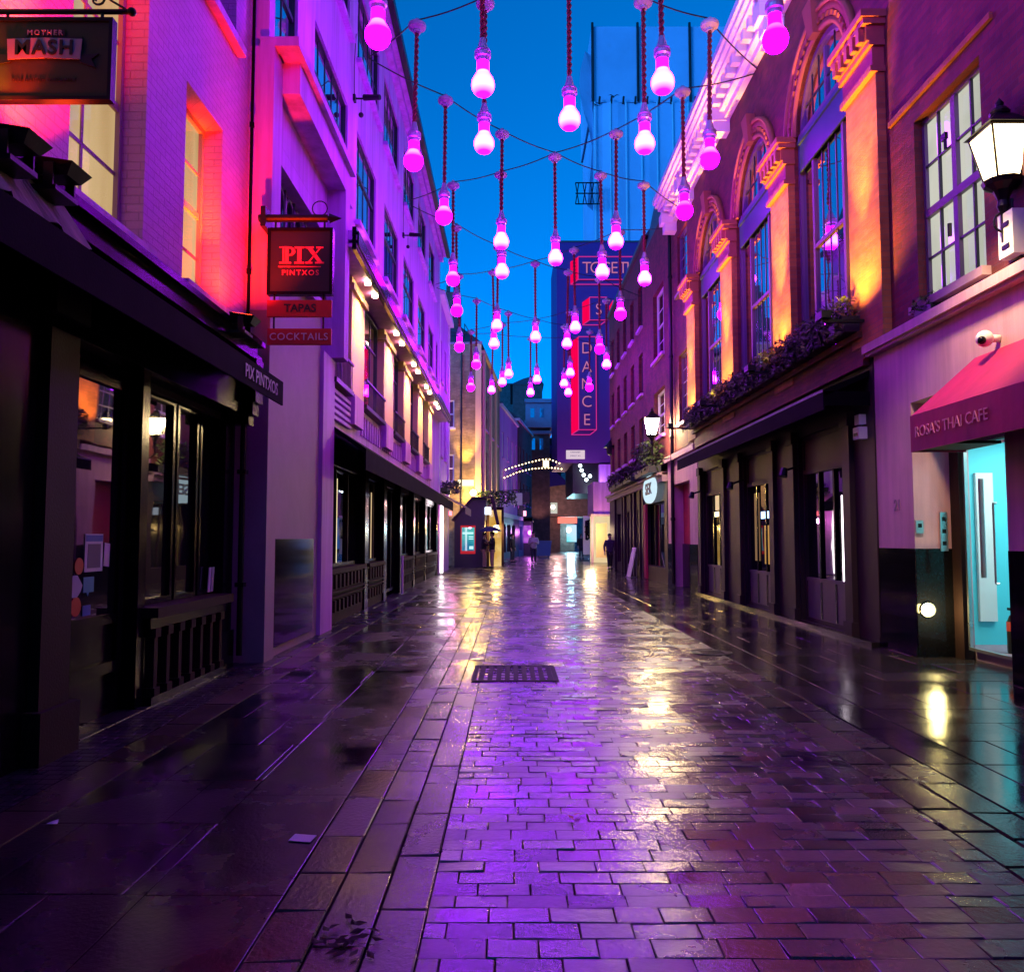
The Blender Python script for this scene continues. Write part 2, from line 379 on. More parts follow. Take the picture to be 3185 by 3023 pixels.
    def frame_x(s, x0, x1, y0, y1, z0, z1, w=.06):
        s.box(x0, x1, y0, y0 + w, z0, z1); s.box(x0, x1, y1 - w, y1, z0, z1)
        s.box(x0, x1, y0 + w, y1 - w, z0, z0 + w); s.box(x0, x1, y0 + w, y1 - w, z1 - w, z1); return s
    def frame_y(s, y0, y1, x0, x1, z0, z1, w=.06):
        s.box(x0, x0 + w, y0, y1, z0, z1); s.box(x1 - w, x1, y0, y1, z0, z1)
        s.box(x0 + w, x1 - w, y0, y1, z0, z0 + w); s.box(x0 + w, x1 - w, y0, y1, z1 - w, z1); return s
    def arc_band(s, yc, zs, r0, r1, x0, x1, n=24):
        vs = []
        for k in range(n + 1):
            a = math.pi * k / n; c, q = math.cos(a), math.sin(a)
            vs += [(x0, yc + r0 * c, zs + r0 * q), (x0, yc + r1 * c, zs + r1 * q), (x1, yc + r1 * c, zs + r1 * q), (x1, yc + r0 * c, zs + r0 * q)]
        fs = []
        for k in range(n):
            o = 4 * k
            fs += [(o + i, o + (i + 1) % 4, o + 4 + (i + 1) % 4, o + 4 + i) for i in range(4)]
        fs += [(0, 1, 2, 3), (4 * n + 3, 4 * n + 2, 4 * n + 1, 4 * n)]
        return s.add(vs, fs)
    def arch_fill(s, yc, zs, r, hw, ztop, x0, x1, n=24):
        """masonry over an arch: between the half circle r and the rectangle hw x ztop"""
        pts = [(yc + r * math.cos(math.pi * k / n), zs + r * math.sin(math.pi * k / n)) for k in range(n + 1)]
        if hw > r: pts = [(yc + hw, zs)] + pts + [(yc - hw, zs)]
        for (ya, za), (yb, zb) in zip(pts, pts[1:]):
            s.poly([(x0, ya, za), (x0, yb, zb), (x0, yb, ztop), (x0, ya, ztop)]); s.poly([(x1, ya, za), (x1, ya, ztop), (x1, yb, ztop), (x1, yb, zb)])
            s.poly([(x0, ya, za), (x1, ya, za), (x1, yb, zb), (x0, yb, zb)])
        return s

ORG = {}
def link(name, mb, mat, parent=None, smooth=False):
    me = bpy.data.meshes.new(name)
    o3 = ORG.get(parent.name, (0, 0, 0)) if parent else (0, 0, 0)
    me.from_pydata([(x - o3[0], y - o3[1], z - o3[2]) for x, y, z in mb.v], [], mb.f)
    me.validate()
    if smooth:
        me.polygons.foreach_set('use_smooth', [True] * len(me.polygons))
    me.materials.append(M[mat] if isinstance(mat, str) else mat)
    o = bpy.data.objects.new(name, me); COL.objects.link(o)
    if parent: o.parent = parent; ORG[o.name] = o3
    return o
part = link
def thing(name, label, cat, loc=(0, 0, 0), rz=0.0, group=None, local=False):
    o = bpy.data.objects.new(name, None); COL.objects.link(o); o.empty_display_size = .2
    o.location = loc; o.rotation_euler = (0, 0, rz); o['label'] = label; o['category'] = cat
    if group: o['group'] = group
    ORG[o.name] = (0, 0, 0) if local else loc
    return o
def tag(o, label, cat, group=None):
    o['label'] = label; o['category'] = cat
    if group: o['group'] = group
    return o
def struct(name, mb, mat):
    o = link(name, mb, mat); o['kind'] = 'structure'; return o
def dup(root, loc, label, group=None, mats=None):
    c = root.copy(); COL.objects.link(c); c.location = loc; c['label'] = label
    if group: c['group'] = group
    def rec(a, b):
        for ch in a.children:
            d = ch.copy()
            if mats and ch.name.split('.')[0] in mats:
                d.data = ch.data.copy(); d.data.materials[0] = M[mats[ch.name.split('.')[0]]]
            COL.objects.link(d); d.parent = b; rec(ch, d)
    rec(root, c)
    return c
def lamp(kind, name, loc, col, power, parent, target=None, size=.05, angle=60, blend=.6):
    l = bpy.data.lights.new(name, kind); l.color = col; l.energy = power
    if kind == 'SPOT': l.spot_size = R_(angle); l.spot_blend = blend; l.shadow_soft_size = size
    elif kind == 'POINT': l.shadow_soft_size = size
    elif kind == 'AREA': l.size = size
    o = bpy.data.objects.new(name, l); COL.objects.link(o)
    o3 = ORG.get(parent.name, (0, 0, 0)) if parent else (0, 0, 0)
    o.location = Vector(loc) - Vector(o3)
    if target is not None:
        o.rotation_euler = (Vector(target) - Vector(loc)).to_track_quat('-Z', 'Y').to_euler()
    if parent: o.parent = parent
    return o

def text_mb(body, size, depth=.012, bold=0.0, spacing=1.0, align='CENTER'):
    """letters as a mesh in the x-z plane, facing -y, centred on the origin"""
    cu = bpy.data.curves.new('lettering', 'FONT'); cu.body = body; cu.size = size; cu.extrude = depth / 2; cu.offset = bold
    cu.space_character = spacing; cu.align_x = align; cu.align_y = 'CENTER'; cu.resolution_u = 4
    o = bpy.data.objects.new('lettering', cu); COL.objects.link(o)
    me = bpy.data.meshes.new_from_object(o.evaluated_get(bpy.context.evaluated_depsgraph_get()))
    mb = MB(); mb.add([(v.co.x, -v.co.z, v.co.y) for v in me.vertices], [tuple(p.vertices) for p in me.polygons])
    bpy.data.objects.remove(o); bpy.data.curves.remove(cu); bpy.data.meshes.remove(me)
    return mb
def place(mb, at, rot=0.0, sx=1.0, sz=1.0, shear=0.0):
    c, s_ = math.cos(rot), math.sin(rot)
    mb.v = [(at[0] + x * sx * c - y * s_, at[1] + x * sx * s_ + y * c, at[2] + z * sz + shear * x) for x, y, z in mb.v]
    return mb
def leaves(mb, x0, x1, y0, y1, z0, z1, n, s=.045, droop=0.0, rnd=random):
    for _ in range(n):
        u = rnd.random()
        c = Vector((rnd.uniform(x0, x1), rnd.uniform(y0, y1), z0 + (z1 - z0) * rnd.random() ** .8 - droop * u * u))
        d = Vector((rnd.gauss(0, 1), rnd.gauss(0, 1), rnd.gauss(.3, .7))).normalized(); e = d.orthogonal().normalized()
        w = s * rnd.uniform(.6, 1.5)
        mb.poly([c - d * w, c + e * w * .42, c + d * w, c - e * w * .42])
    return mb

# ================================================================ ground
g = MB(); g.poly([(-400, -60, -.03), (400, -60, -.03), (400, 900, -.03), (-400, 900, -.03)]); struct('ground', g, 'grout')

def slab_field(mb, x0, x1, y0, y1, dx, dy, gap=.012, tilt=.004, bev=.008, h=.014, jit=.12, stagger=True, rnd=random):
    y = y0; row = 0
    while y < y1:
        d = dy * rnd.uniform(1 - jit, 1 + jit)
        if isinstance(dx, (int, float)):
            x = x0 - (dx * (.5 if (stagger and row % 2) else 0)) - rnd.uniform(0, .1) * dx
            cuts = []
            while x < x1:
                w = dx * rnd.uniform(1 - jit, 1 + jit); cuts.append((x, x + w)); x += w
        else: cuts = dx
        for a, b in cuts:
            a, b = max(a, x0), min(b, x1)
            if b - a < .02: continue
            a2, b2, c2, d2 = a + gap / 2, b - gap / 2, y + gap / 2, y + d - gap / 2
            tx, ty, tz = rnd.gauss(0, tilt), rnd.gauss(0, tilt), rnd.gauss(0, tilt * .5)
            def Z(u, v): return tz + tx * u + ty * v
            vs = [(a2, c2, -h), (b2, c2, -h), (b2, d2, -h), (a2, d2, -h),
                  (a2 + bev, c2 + bev, Z(-1, -1)), (b2 - bev, c2 + bev, Z(1, -1)), (b2 - bev, d2 - bev, Z(1, 1)), (a2 + bev, d2 - bev, Z(-1, 1))]
            mb.add(vs, [(4, 5, 6, 7), (0, 1, 5, 4), (1, 2, 6, 5), (2, 3, 7, 6), (3, 0, 4, 7)])
        y += d; row += 1
    return mb
def flat(mb, x0, x1, y0, y1, z): return mb.poly([(x0, y0, z), (x1, y0, z), (x1, y1, z), (x0, y1, z)])
rg = random.Random(3)
b = MB(); slab_field(b, -.33, 2.18, 1.2, 62, .215, .122, .0032, .0013, .004, .0022, .17, True, rg)
struct('road', b, 'sett')
b = MB()
for a, c in ((-.93, -.72), (-.72, -.52), (-.52, -.33)): slab_field(b, a, c, 1.0, 60, [(a, c)], .52, .008, .0016, .006, .004, .35, False, rg)
for a, c in ((2.18, 2.42), (2.42, 2.66)): slab_field(b, a, c, 1.0, 60, [(a, c)], .42, .012, .0015, .007, .014, .3, False, rg)
struct('road_channel', b, 'channel')
b = MB(); slab_field(b, -1.5, -.93, 1.0, 60, [(-1.5, -.93)], 1.15, .005, .0008, .005, .0012, .2, False, rg)
slab_field(b, -2.42, -1.5, 1.0, 60, .62, .78, .005, .0009, .005, .0012, .12, True, rg)
struct('pavement_left', b, 'slab_dark')
b = MB(); slab_field(b, -2.72, -2.42, 1.0, 14, [(-2.72, -2.42)], .9, .008, .0008, .004, .012, .2, False, rg)
struct('pavement_brown_strip', b, 'brownstone')
b = MB(); slab_field(b, -3.12, -2.72, 1.0, 9.4, .105, .1, .006, .0005, .006, .0015, .1, True, rg)
slab_field(b, -3.9, -3.12, 1.0, 9.4, .6, .5, .01, .001, .005, .012, .1, True, rg)
slab_field(b, -3.2, -2.72, 9.4, 14, .24, .9, .008, .0006, .004, .012, .05, True, rg)
slab_field(b, -3.2, -2.42, 14, 60, .8, 1.1, .008, .0006, .004, .012, .1, True, rg)
struct('pavement_edge_left', b, 'cobble')
b = MB(); slab_field(b, 2.66, 3.02, 1.0, 60, [(2.66, 3.02)], .95, .009, .0008, .005, .012, .15, False, rg)
slab_field(b, 3.02, 6.6, 1.0, 60, .78, .62, .006, .0007, .004, .008, .14, True, rg)
struct('pavement_right', b, 'slab_right')
b = MB(); slab_field(b, -8, 12, 60, 130, .9, .8, .012, .0015, .008, .012, .1, True, rg)
struct('far_road', b, 'sett')
b = MB(); b.box(4.86, 4.99, 11.2, 21.9, -.01, .055); struct('shop_step', b, 'slab_right')

# drain grate and small covers
t = thing('drain_grate', 'black square slotted drain grate in the middle of the setts', 'drain grate', (.03, 8.98, 0))
b = MB(); b.frame_y(8.47, 9.5, -.41, .47, 0, 0); b = MB()
b.box(-.42, .48, 8.46, 8.52, -.012, .008); b.box(-.42, .48, 9.45, 9.51, -.012, .008); b.box(-.42, -.37, 8.52, 9.45, -.012, .008); b.box(.43, .48, 8.52, 9.45, -.012, .008)
part('frame', b, 'grate', t)
b = MB(); flat(b, -.37, .43, 8.52, 9.45, -.008)
for i in range(9): x = -.345 + i * .09; b.box(x, x + .052, 8.53, 9.44, -.007, .009)
for j in range(5): y = 8.66 + j * .17; b.box(-.365, .425, y, y + .03, -.007, .0045)
part('bars', b, 'grate', t)
for (x, y, r, lb) in ((1.72, 13.0, .24, 'oval iron cover set in the setts beside the right channel'), (2.55, 10.6, .26, 'dark round iron cover beside the right pavement edge'),):
    b = MB(); b.lathe([(0, .006), (r * .86, .006), (r * .87, .002), (r * .93, .002), (r * .94, .008), (r, .008), (r + .005, -.012)][::-1], (x, y, 0.001), 28)
    for k in range(7): w = r * .7; b.box(x - w * .8, x + w * .8, y - w * .8 + k * w * .25, y - w * .8 + k * w * .25 + .02, .004, .0105)
    tag(link('manhole_cover', b, 'iron'), lb, 'manhole cover')
b = MB(); b.prism([(-1.075, 4.04), (-.965, 4.02), (-.955, 4.11), (-1.065, 4.13)], 'z', .003, .006)
tag(link('kerb_marker', b, 'paper'), 'small pale rectangular tile lying on the dark left kerb slabs', 'kerb marker')
b = MB(); b.poly([(-2.37, 4.27, .006), (-2.33, 4.25, .012), (-2.32, 4.30, .02), (-2.355, 4.31, .008)]); b.poly([(-2.33, 4.25, .012), (-2.31, 4.27, .006), (-2.32, 4.30, .02)])
tag(link('litter_scrap', b, 'paper'), 'crumpled white scrap of litter on the left pavement', 'litter')
for (x, y, sc, lb, c) in ((-.62, 3.06, 1.0, 'clump of wet leaves in the left road channel', 14), (.33, 4.36, .35, 'single red leaf lying on the purple lit setts', 1)):
    b = MB(); r2 = random.Random(int(x * 100))
    for k in range(c * 2):
        px_, py_ = x + r2.gauss(0, .05 * sc + .002), y + r2.gauss(0, .07 * sc + .002); a = r2.random() * 6.28; w = .022
        p = [(px_ + w * math.cos(a + q) * f, py_ + w * math.sin(a + q) * f, .008 + .012 * r2.random()) for q, f in ((0, 1.4), (1.57, .6), (3.14, 1.4), (4.71, .6))]
        b.poly(p)
    tag(link('fallen_leaves' if c > 1 else 'fallen_leaf', b, 'brownwood' if c > 1 else 'redstick'), lb, 'leaves' if c > 1 else 'leaf')

# ================================================================ window builders
def sash_x(t, xf, y0, y1, z0, z1, ny, nz, frame, glass, side, sill=True, depth=.16, w=.05, bar=.03, meet=None, sillmat='render_white', name='window'):
    """window set depth behind the wall face xf; side=+1 wall body lies towards +x"""
    a, c = xf + side * depth, xf + side * (depth + .06)
    X0, X1 = min(a, c), max(a, c)
    b = MB(); b.frame_x(X0, X1, y0 - .002, y1 + .002, z0 - .002, z1 + .002, w)
    f = part(name, b, frame, t)
    xm = (X0 + X1) / 2 + side * .012
    b = MB(); q0, q1 = sorted((xm + side * .004, xm - side * .012))
    b.grid_bars(q0, q1, y0 + w, y1 - w, z0 + w, z1 - w, ny, nz, bar)
    if meet: zc = z0 + (z1 - z0) * meet; m0, m1 = sorted((xm + side * .006, xm - side * .026)); b.box(m0, m1, y0 + w, y1 - w, zc - .035, zc + .035)
    if b.v: part('glazing_bar', b, frame, f)
    b = MB(); b.poly([(xm, y0 + .01, z0 + .01), (xm, y1 - .01, z0 + .01), (xm, y1 - .01, z1 - .01), (xm, y0 + .01, z1 - .01)])
    part('pane', b, glass, f)
    if sill:
        b = MB(); s0, s1 = sorted((xf - side * .10, xf + side * depth)); b.box(s0, s1, y0 - .08, y1 + .08, z0 - .10, z0 - .003)
        part('sill', b, sillmat, f)
    return f

# ================================================================ LEFT: pub
PX = -3.2
t = thing('pub_building', 'white painted brick pub with lit sash windows above a black shopfront', 'pub', (-3.2, 6, 0))
wins = [(7.8, 8.8, 3.95, 5.95), (5.75, 6.95, 3.95, 6.4), (3.6, 4.6, 3.95, 6.4), (8.15, 9.15, 7.15, 9.2), (5.75, 6.95, 7.5, 9.6)]
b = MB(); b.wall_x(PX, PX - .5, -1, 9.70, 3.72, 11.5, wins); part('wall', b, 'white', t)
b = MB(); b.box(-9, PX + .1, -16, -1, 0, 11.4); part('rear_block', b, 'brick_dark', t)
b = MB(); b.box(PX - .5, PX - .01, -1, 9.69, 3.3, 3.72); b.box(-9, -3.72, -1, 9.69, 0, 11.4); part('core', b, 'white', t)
sashpaint = pm('grey lilac sash paint', (.30, .16, .26), .5, var=.1, bump=.05)
for i, w in enumerate(wins):
    ny = 2
    sash_x(t, PX, *w, ny, 4, sashpaint, 'warm_win' if i < 3 else 'glass_far', -1, True, .20, .06, .034, .5)
b = MB(); b.box(PX, -2.93, -1, 9.5, 3.50, 3.56); b.box(PX, -2.98, -1, 9.48, 3.56, 3.68); b.box(PX, -2.90, -1, 9.52, 3.68, 3.74)
part('cornice', b, 'black', t)
# carved console at the end of the cornice
b = MB(); b.box(PX, -2.90, 9.2, 9.46, 3.0, 3.496); b.box(PX, -2.94, 9.22, 9.44, 2.86, 2.996); b.box(PX, -2.99, 9.24, 9.42, 2.75, 2.856); part('console', b, 'black', t)
b = MB(); b.box(PX - .1, -3.04, 3.1, 9.18, 2.86, 3.49); part('fascia', b, 'black', t)
b = MB(); b.hexa([(-3.03, 3.6, 3.46), (-2.66, 3.6, 3.20), (-2.66, 9.3, 3.20), (-3.03, 9.3, 3.46), (-3.03, 3.6, 3.5), (-2.62, 3.6, 3.24), (-2.62, 9.3, 3.24), (-3.03, 9.3, 3.5)])
aw = part('awning', b, 'blackcloth', t)
b = MB(); b.box(-2.64, -2.62, 3.6, 9.3, 2.97, 3.2385); part('valance', b, 'blackcloth', aw)
tx = text_mb('PIX PINTXOS', .19, .006, .001); place(tx, (-2.612, 8.50, 3.10), R_(90), 1.0, 1.0)
part('lettering', tx, 'mullion', aw)
# shopfront: pilasters, door panel, windows, balustraded stall riser
b = MB(); b.box(-3.45, -3.05, 5.36, 5.72, .16, 3.3); b.box(-3.45, -3.0, 5.3, 5.78, .0, .34); b.box(-3.45, -3.0, 5.32, 5.76, 2.95, 3.2)
part('pilaster', b, 'brownwood', t)
b = MB(); b.box(-3.5, -3.12, 3.0, 5.35, 0, 3.3); part('side_panel', b, 'black', t)
b = MB(); b.box(-3.5, -3.36, 5.73, 7.1, 0, 2.86)
dr = part('door', b, 'black', t)
b = MB(); b.frame_x(-3.36, -3.32, 5.74, 7.05, .35, 2.8, .09); b.box(-3.36, -3.33, 5.83, 6.96, .75, .83); part('frame', b, 'black', dr)
b = MB(); b.box(-3.358, -3.35, 5.83, 6.96, .83, 2.71); part('pane', b, 'glass_shop', dr)
b = MB(); b.tube((-3.27, 5.95, .9), (-3.27, 5.95, 1.5), .014); b.tube((-3.33, 5.95, .95), (-3.27, 5.95, .95), .01); b.tube((-3.33, 5.95, 1.45), (-3.27, 5.95, 1.45), .01); part('handle', b, 'iron', dr)
def flatx(b, x, pts, th=.004): return b.prism(pts, 'x', x, x + th)
b = MB(); flatx(b, -3.347, [(6.44, 1.19), (6.72, 1.19), (6.72, 1.49), (6.44, 1.49)])
nt_ = part('notice', b, 'paper', dr)
b = MB(); flatx(b, -3.342, [(6.45, 1.43), (6.71, 1.43), (6.71, 1.48), (6.45, 1.48)], .002); part('header', b, 'bluestick', nt_)
b = MB(); flatx(b, -3.342, [(6.48, 1.22), (6.68, 1.22), (6.68, 1.41), (6.48, 1.41)], .002); part('grey_panel', b, 'mullion', nt_)
b = MB(); flatx(b, -3.347, [(6.74, 1.23), (6.83, 1.22), (6.84, 1.41), (6.75, 1.42)]); part('notice', b, 'paper', dr)
for cy, cz, r, mt in ((6.36, 1.24, .065, 'redstick'), (6.33, .93, .075, 'redstick')):
    b = MB(); flatx(b, -3.346, [(cy + r * math.cos(k * .3142), cz + r * math.sin(k * .3142)) for k in range(20)]); part('sticker', b, mt, dr)
b = MB(); flatx(b, -3.346, [(6.20, 1.09), (6.23, 1.12), (6.28, 1.17), (6.34, 1.17), (6.39, 1.12), (6.42, 1.09), (6.39, 1.04), (6.34, 1.0), (6.28, 1.0), (6.23, 1.04)]); part('sticker', b, 'sign_lilac', dr)
b = MB(); flatx(b, -3.345, [(6.43, 1.03), (6.48, 1.03), (6.50, 1.0), (6.52, 1.03), (6.59, 1.03), (6.59, 1.15), (6.43, 1.15)]); part('sticker', b, 'teal', dr)
b = MB(); flatx(b, -3.345, [(6.43, .85), (6.55, .85), (6.55, .93), (6.43, .93)]); part('sticker', b, 'bluestick', dr)
b = MB(); b.box(-3.5, -3.22, 7.1, 7.24, 0, 2.86); part('pier', b, 'black', t)
b = MB(); b.box(-3.5, -3.2, 9.12, 9.42, 0, 2.86); b.box(-3.45, -3.18, 9.06, 9.46, 0, .42); part('pier', b, 'black', t)
for y0, y1, nm in ((7.24, 8.02, 0), (8.08, 8.62, 0), (8.68, 9.12, 0)):
    f = sash_x(t, -3.27, y0, y1, .86, 2.8, 1, 1, 'black', 'glass_shop', -1, False, .04, .05, name='shop_window')
b = MB(); b.box(-3.4, -3.26, 7.24, 9.12, 2.79, 2.858); part('header', b, 'brownwood', t)
b = MB(); b.box(-3.5, -3.08, 7.2, 9.14, .76, .85); part('shop_sill', b, 'brownwood', t)
b = MB(); b.box(-3.5, -3.32, 7.24, 9.12, 0, .76); b.box(-3.32, -3.14, 7.24, 9.12, 0, .07); b.box(-3.32, -3.16, 7.24, 9.12, .66, .76); sr = part('stall_riser', b, 'black', t)
for k in range(7):
    y = 7.32 + k * .27
    b = MB(); b.box(-3.24, -3.16, y, y + .07, .07, .66); b.box(-3.26, -3.14, y - .02, y + .09, .07, .14); b.box(-3.26, -3.14, y - .02, y + .09, .58, .66)
    part('baluster', b, 'brownwood', sr)
for y, a in ((8.93, .0), (9.02, .05)):
    b = MB(); b.hexa([(-3.30, y, .875), (-3.29, y, .875), (-3.29, y + .06, .875), (-3.30, y + .06, .875), (-3.30, y + .03, 1.14), (-3.29, y + .03, 1.14), (-3.29, y + .09, 1.14), (-3.30, y + .09, 1.14)])
    tag(link('menu_card', b, 'paper'), 'white menu card leaning %s the pub window beside the pier' % ('in the near pane of' if a == 0 else 'in the far corner of'), 'menu card')
b = MB(); b.path([(-2.95, 9.40, 3.45), (-2.98, 9.42, 3.1), (-3.13, 9.5, 2.75), (-3.13, 9.5, .12)], .035, 8)
for z in (.9, 2.2): b.box(-3.18, -3.08, 9.45, 9.55, z, z + .05)
part('drainpipe', b, 'iron', t)
b = MB(); b.tube((-3.14, 9.60, 3.76), (-3.14, 9.60, 11.5), .020, n=8)
for z in (4.6, 6.4, 8.2, 10): b.lathe([(.022, z), (.03, z + .01), (.03, z + .06), (.022, z + .07)], (-3.14, 9.60, 0), 10)
part('drainpipe', b, 'blackcloth', t)
# weathered canvas blind at the near end of the front
b = MB(); r2 = random.Random(5); n = 49
top = [(-3.0, 3.5 + .0375 * k, 3.70) for k in range(n)]
bot = [(-2.76 + .015 * math.sin(k * .9), 3.5 + .0375 * k, 3.36 - .055 * abs(math.sin(k * .262)) + r2.uniform(-.006, .006)) for k in range(n)]
for k in range(n - 1): b.poly([top[k], top[k + 1], bot[k + 1], bot[k]]); b.poly([(bot[k][0] - .012, bot[k][1], bot[k][2]), (bot[k + 1][0] - .012, bot[k + 1][1], bot[k + 1][2]), (top[k + 1][0] - .012, top[k + 1][1], top[k + 1][2] - .01), (top[k][0] - .012, top[k][1], top[k][2] - .01)])
part('canvas_blind', b, 'grey_fab', t)

def floodlight(x, y, z, label, power, aim):
    t = thing('floodlight', label, 'floodlight', (x, y, z), 0, 'red floodlights on the pub cornice')
    b = MB(); b.hexa([(x - .11, y - .08, z + .02), (x + .09, y - .08, z + .02), (x + .09, y + .08, z + .02), (x - .11, y + .08, z + .02),
                      (x - .12, y - .12, z + .13), (x + .14, y - .12, z + .09), (x + .14, y + .12, z + .09), (x - .12, y + .12, z + .13)])
    h = part('housing', b, 'iron', t)
    b = MB(); b.poly([(x - .10, y - .10, z + .132), (x + .11, y - .10, z + .10), (x + .11, y + .10, z + .10), (x - .10, y + .10, z + .132)]); part('lens', b, 'red_led', h)
    b = MB(); b.box(x - .03, x + .03, y - .13, y - .115, z - .06, z + .08); b.box(x - .03, x + .03, y + .115, y + .13, z - .06, z + .08); b.box(x - .15, x + .05, y - .13, y + .13, z - .09, z - .06)
    part('bracket', b, 'iron', t)
    lamp('SPOT', 'flood_core', (x - .02, y, z + .17), (1, .42, .0), power * .5, t, (-3.2, y + .10, z + .95), .03, 30, 1.0)
    lamp('SPOT', 'flood_beam', (x - .02, y, z + .17), (1, .028, .0), power, t, aim, .05, 84, .8)
floodlight(-2.80, 8.45, 3.66, 'black floodlight throwing red light beside the hanging cocktail sign', 1000, (-3.2, 9.35, 5.3))
floodlight(-2.82, 4.98, 3.66, 'black floodlight throwing red light beside the large lit sash window', 900, (-3.22, 5.3, 5.2))
floodlight(-2.80, 4.5, 3.62, 'black box floodlight under the olive hanging sign at the left edge', 110, (-3.22, 4.5, 5.4))

# hanging signs
t = thing('hanging_sign', 'olive hanging pub sign with a lilac ribbon plaque on a scrolled iron bracket', 'sign', (-3.2, 5.5, 4.48))
b = MB(); b.box(-3.62, -2.79, 5.48, 5.52, 4.49, 5.04); bd = part('board', b, 'sign_green', t)
b = MB(); b.frame_y(5.465, 5.535, -3.64, -2.77, 4.47, 5.06, .025); part('frame', b, 'iron', bd)
def ribbon(pts): b = MB(); b.prism(pts, 'y', 5.468, 5.478); return b
part('ribbon', ribbon([(-3.60, 4.72), (-3.47, 4.74), (-3.47, 4.80), (-2.99, 4.80), (-2.99, 4.74), (-2.88, 4.70), (-2.91, 4.76), (-2.86, 4.80), (-2.98, 4.79), (-2.98, 4.92), (-3.49, 4.92), (-3.49, 4.79), (-3.61, 4.80), (-3.56, 4.76)]), 'sign_dark', bd)
b = MB(); b.prism([(-3.485, 4.755), (-3.235, 4.765), (-2.985, 4.755), (-2.975, 4.90), (-3.235, 4.91), (-3.495, 4.90)], 'y', 5.462, 5.468); part('plaque', b, 'sign_lilac', bd)
tx = text_mb('MASH', .145, .006, .003, 1.14); place(tx, (-3.235, 5.457, 4.833)); 
for cx in (-3.42, -3.33, -3.22, -3.15, -3.075): pass
part('lettering', tx, 'sign_dark', bd)
tx = text_mb('MOTHER', .05, .006, .001, 1.35); place(tx, (-3.235, 5.464, 4.945)); part('small_lettering', tx, 'sign_lilac', bd)
b = MB(); b.box(-3.37, -3.10, 5.468, 5.472, 4.915, 4.975); part('plate', b, 'sign_dark', bd)
tx = text_mb('FINE BRITISH TAKEAWAY', .036, .004, 0, 1.1); place(tx, (-3.235, 5.474, 4.615)); part('tag_line', tx, 'sign_dark', bd)
t.location = (-2.675, 4.6, 3.983); t.scale = (.836,) * 3
b = MB(); b.tube((-3.83, 5.5, 5.12), (-2.66, 5.5, 5.12), .018); b.ball((-2.655, 5.5, 5.12), .03); b.tube((-3.52, 5.5, 5.04), (-3.52, 5.5, 5.12), .01); b.tube((-2.86, 5.5, 5.05), (-2.86, 5.5, 5.12), .012)
sp = [(-2.86 - .05 * (1 - k / 20) * math.cos(k * .5) - .004 * k, 5.5, 5.20 + .05 * (1 - k / 20) * math.sin(k * .5)) for k in range(18)]
b.path(sp, .008, 5); b.path([(-3.2, 5.5, 5.55), (-3.0, 5.5, 5.38), (-2.8, 5.5, 5.20), (-2.70, 5.5, 5.14)], .008, 5); part('bracket', b, 'iron', t)

t = thing('hanging_sign', 'black square hanging sign with red letters and two red boards hung below', 'sign', (-3.0, 9.5, 3.7))
b = MB(); b.box(-2.86, -2.13, 9.47, 9.53, 4.33, 5.09); bd = part('board', b, 'sign_dark', t)
b = MB(); b.frame_y(9.45, 9.55, -2.88, -2.11, 4.31, 5.11, .035); part('frame', b, 'black', bd)
tx = MB(); y0_, y1_ = -.004, .004
def st(pts): tx.prism(pts, 'y', y0_, y1_)
def bx2(a, c, e, g): st([(a, e), (c, e), (c, g), (a, g)])
bx2(-.20, -.182, -.075, .085); bx2(-.174, -.135, -.075, .085); bx2(-.235, -.105, -.095, -.0755); bx2(-.235, -.135, .0855, .098)
ring = [(-.134 + .075 * math.cos(a), .045 + .053 * math.sin(a)) for a in (1.57 - k * .3142 for k in range(11))]
rin = [(-.134 + .038 * math.cos(a), .045 + .036 * math.sin(a)) for a in (1.57 - k * .3142 for k in range(11))]
for k in range(10): st([ring[k], ring[k + 1], rin[k + 1], rin[k]])
bx2(-.035, .01, -.075, .080); bx2(-.065, .04, -.095, -.0755); bx2(-.065, .04, .0805, .098)
st([(.075, .080), (.128, .080), (.245, -.075), (.192, -.075)]); st([(.208, .0795), (.226, .0795), (.104, -.0745), (.086, -.0745)])
bx2(.055, .15, .0805, .098); bx2(.175, .255, .0805, .098); bx2(.055, .135, -.095, -.0755); bx2(.165, .265, -.095, -.0755)
place(tx, (-2.49, 9.462, 4.78), 0, 1.05, 1.05); part('lettering', tx, 'sign_red', bd)
b = MB(); b.box(-2.75, -2.25, 9.462, 9.47, 4.640, 4.649); part('rule', b, 'sign_red', bd)
tx = text_mb('PINTXOS', .088, .006, .001, 1.28); place(tx, (-2.49, 9.464, 4.57)); part('small_lettering', tx, 'sign_red', bd)
b = MB(); b.box(-2.88, -2.12, 9.48, 9.52, 4.05, 4.25); b2 = part('tapas_board', b, 'redstick', t)
tx = text_mb('TAPAS', .13, .006, .003, 1.0); place(tx, (-2.49, 9.474, 4.15)); part('lettering', tx, 'sign_dark', b2)
b = MB(); b.box(-2.87, -2.12, 9.48, 9.52, 3.72, 3.91); b2 = part('cocktails_board', b, 'redstick', t)
tx = text_mb('COCKTAILS', .118, .006, .0, 1.12); place(tx, (-2.50, 9.474, 3.81)); part('lettering', tx, 'paper', b2)
for x in (-2.80, -2.22): b = MB(); b.tube((x, 9.5, 3.91), (x, 9.5, 4.31), .012); b.tube((x, 9.5, 5.11), (x, 9.5, 5.22), .012); part('hanger', b, 'iron', t)
b = MB(); b.tube((-3.0, 9.5, 5.24), (-2.18, 9.5, 5.24), .045, n=12); b.lathe([(.045, 0), (.045, .02), (0, .02)], (-2.18, 9.5, 5.23)); b.box(-2.96, -2.90, 9.42, 9.715, 5.12, 5.36)
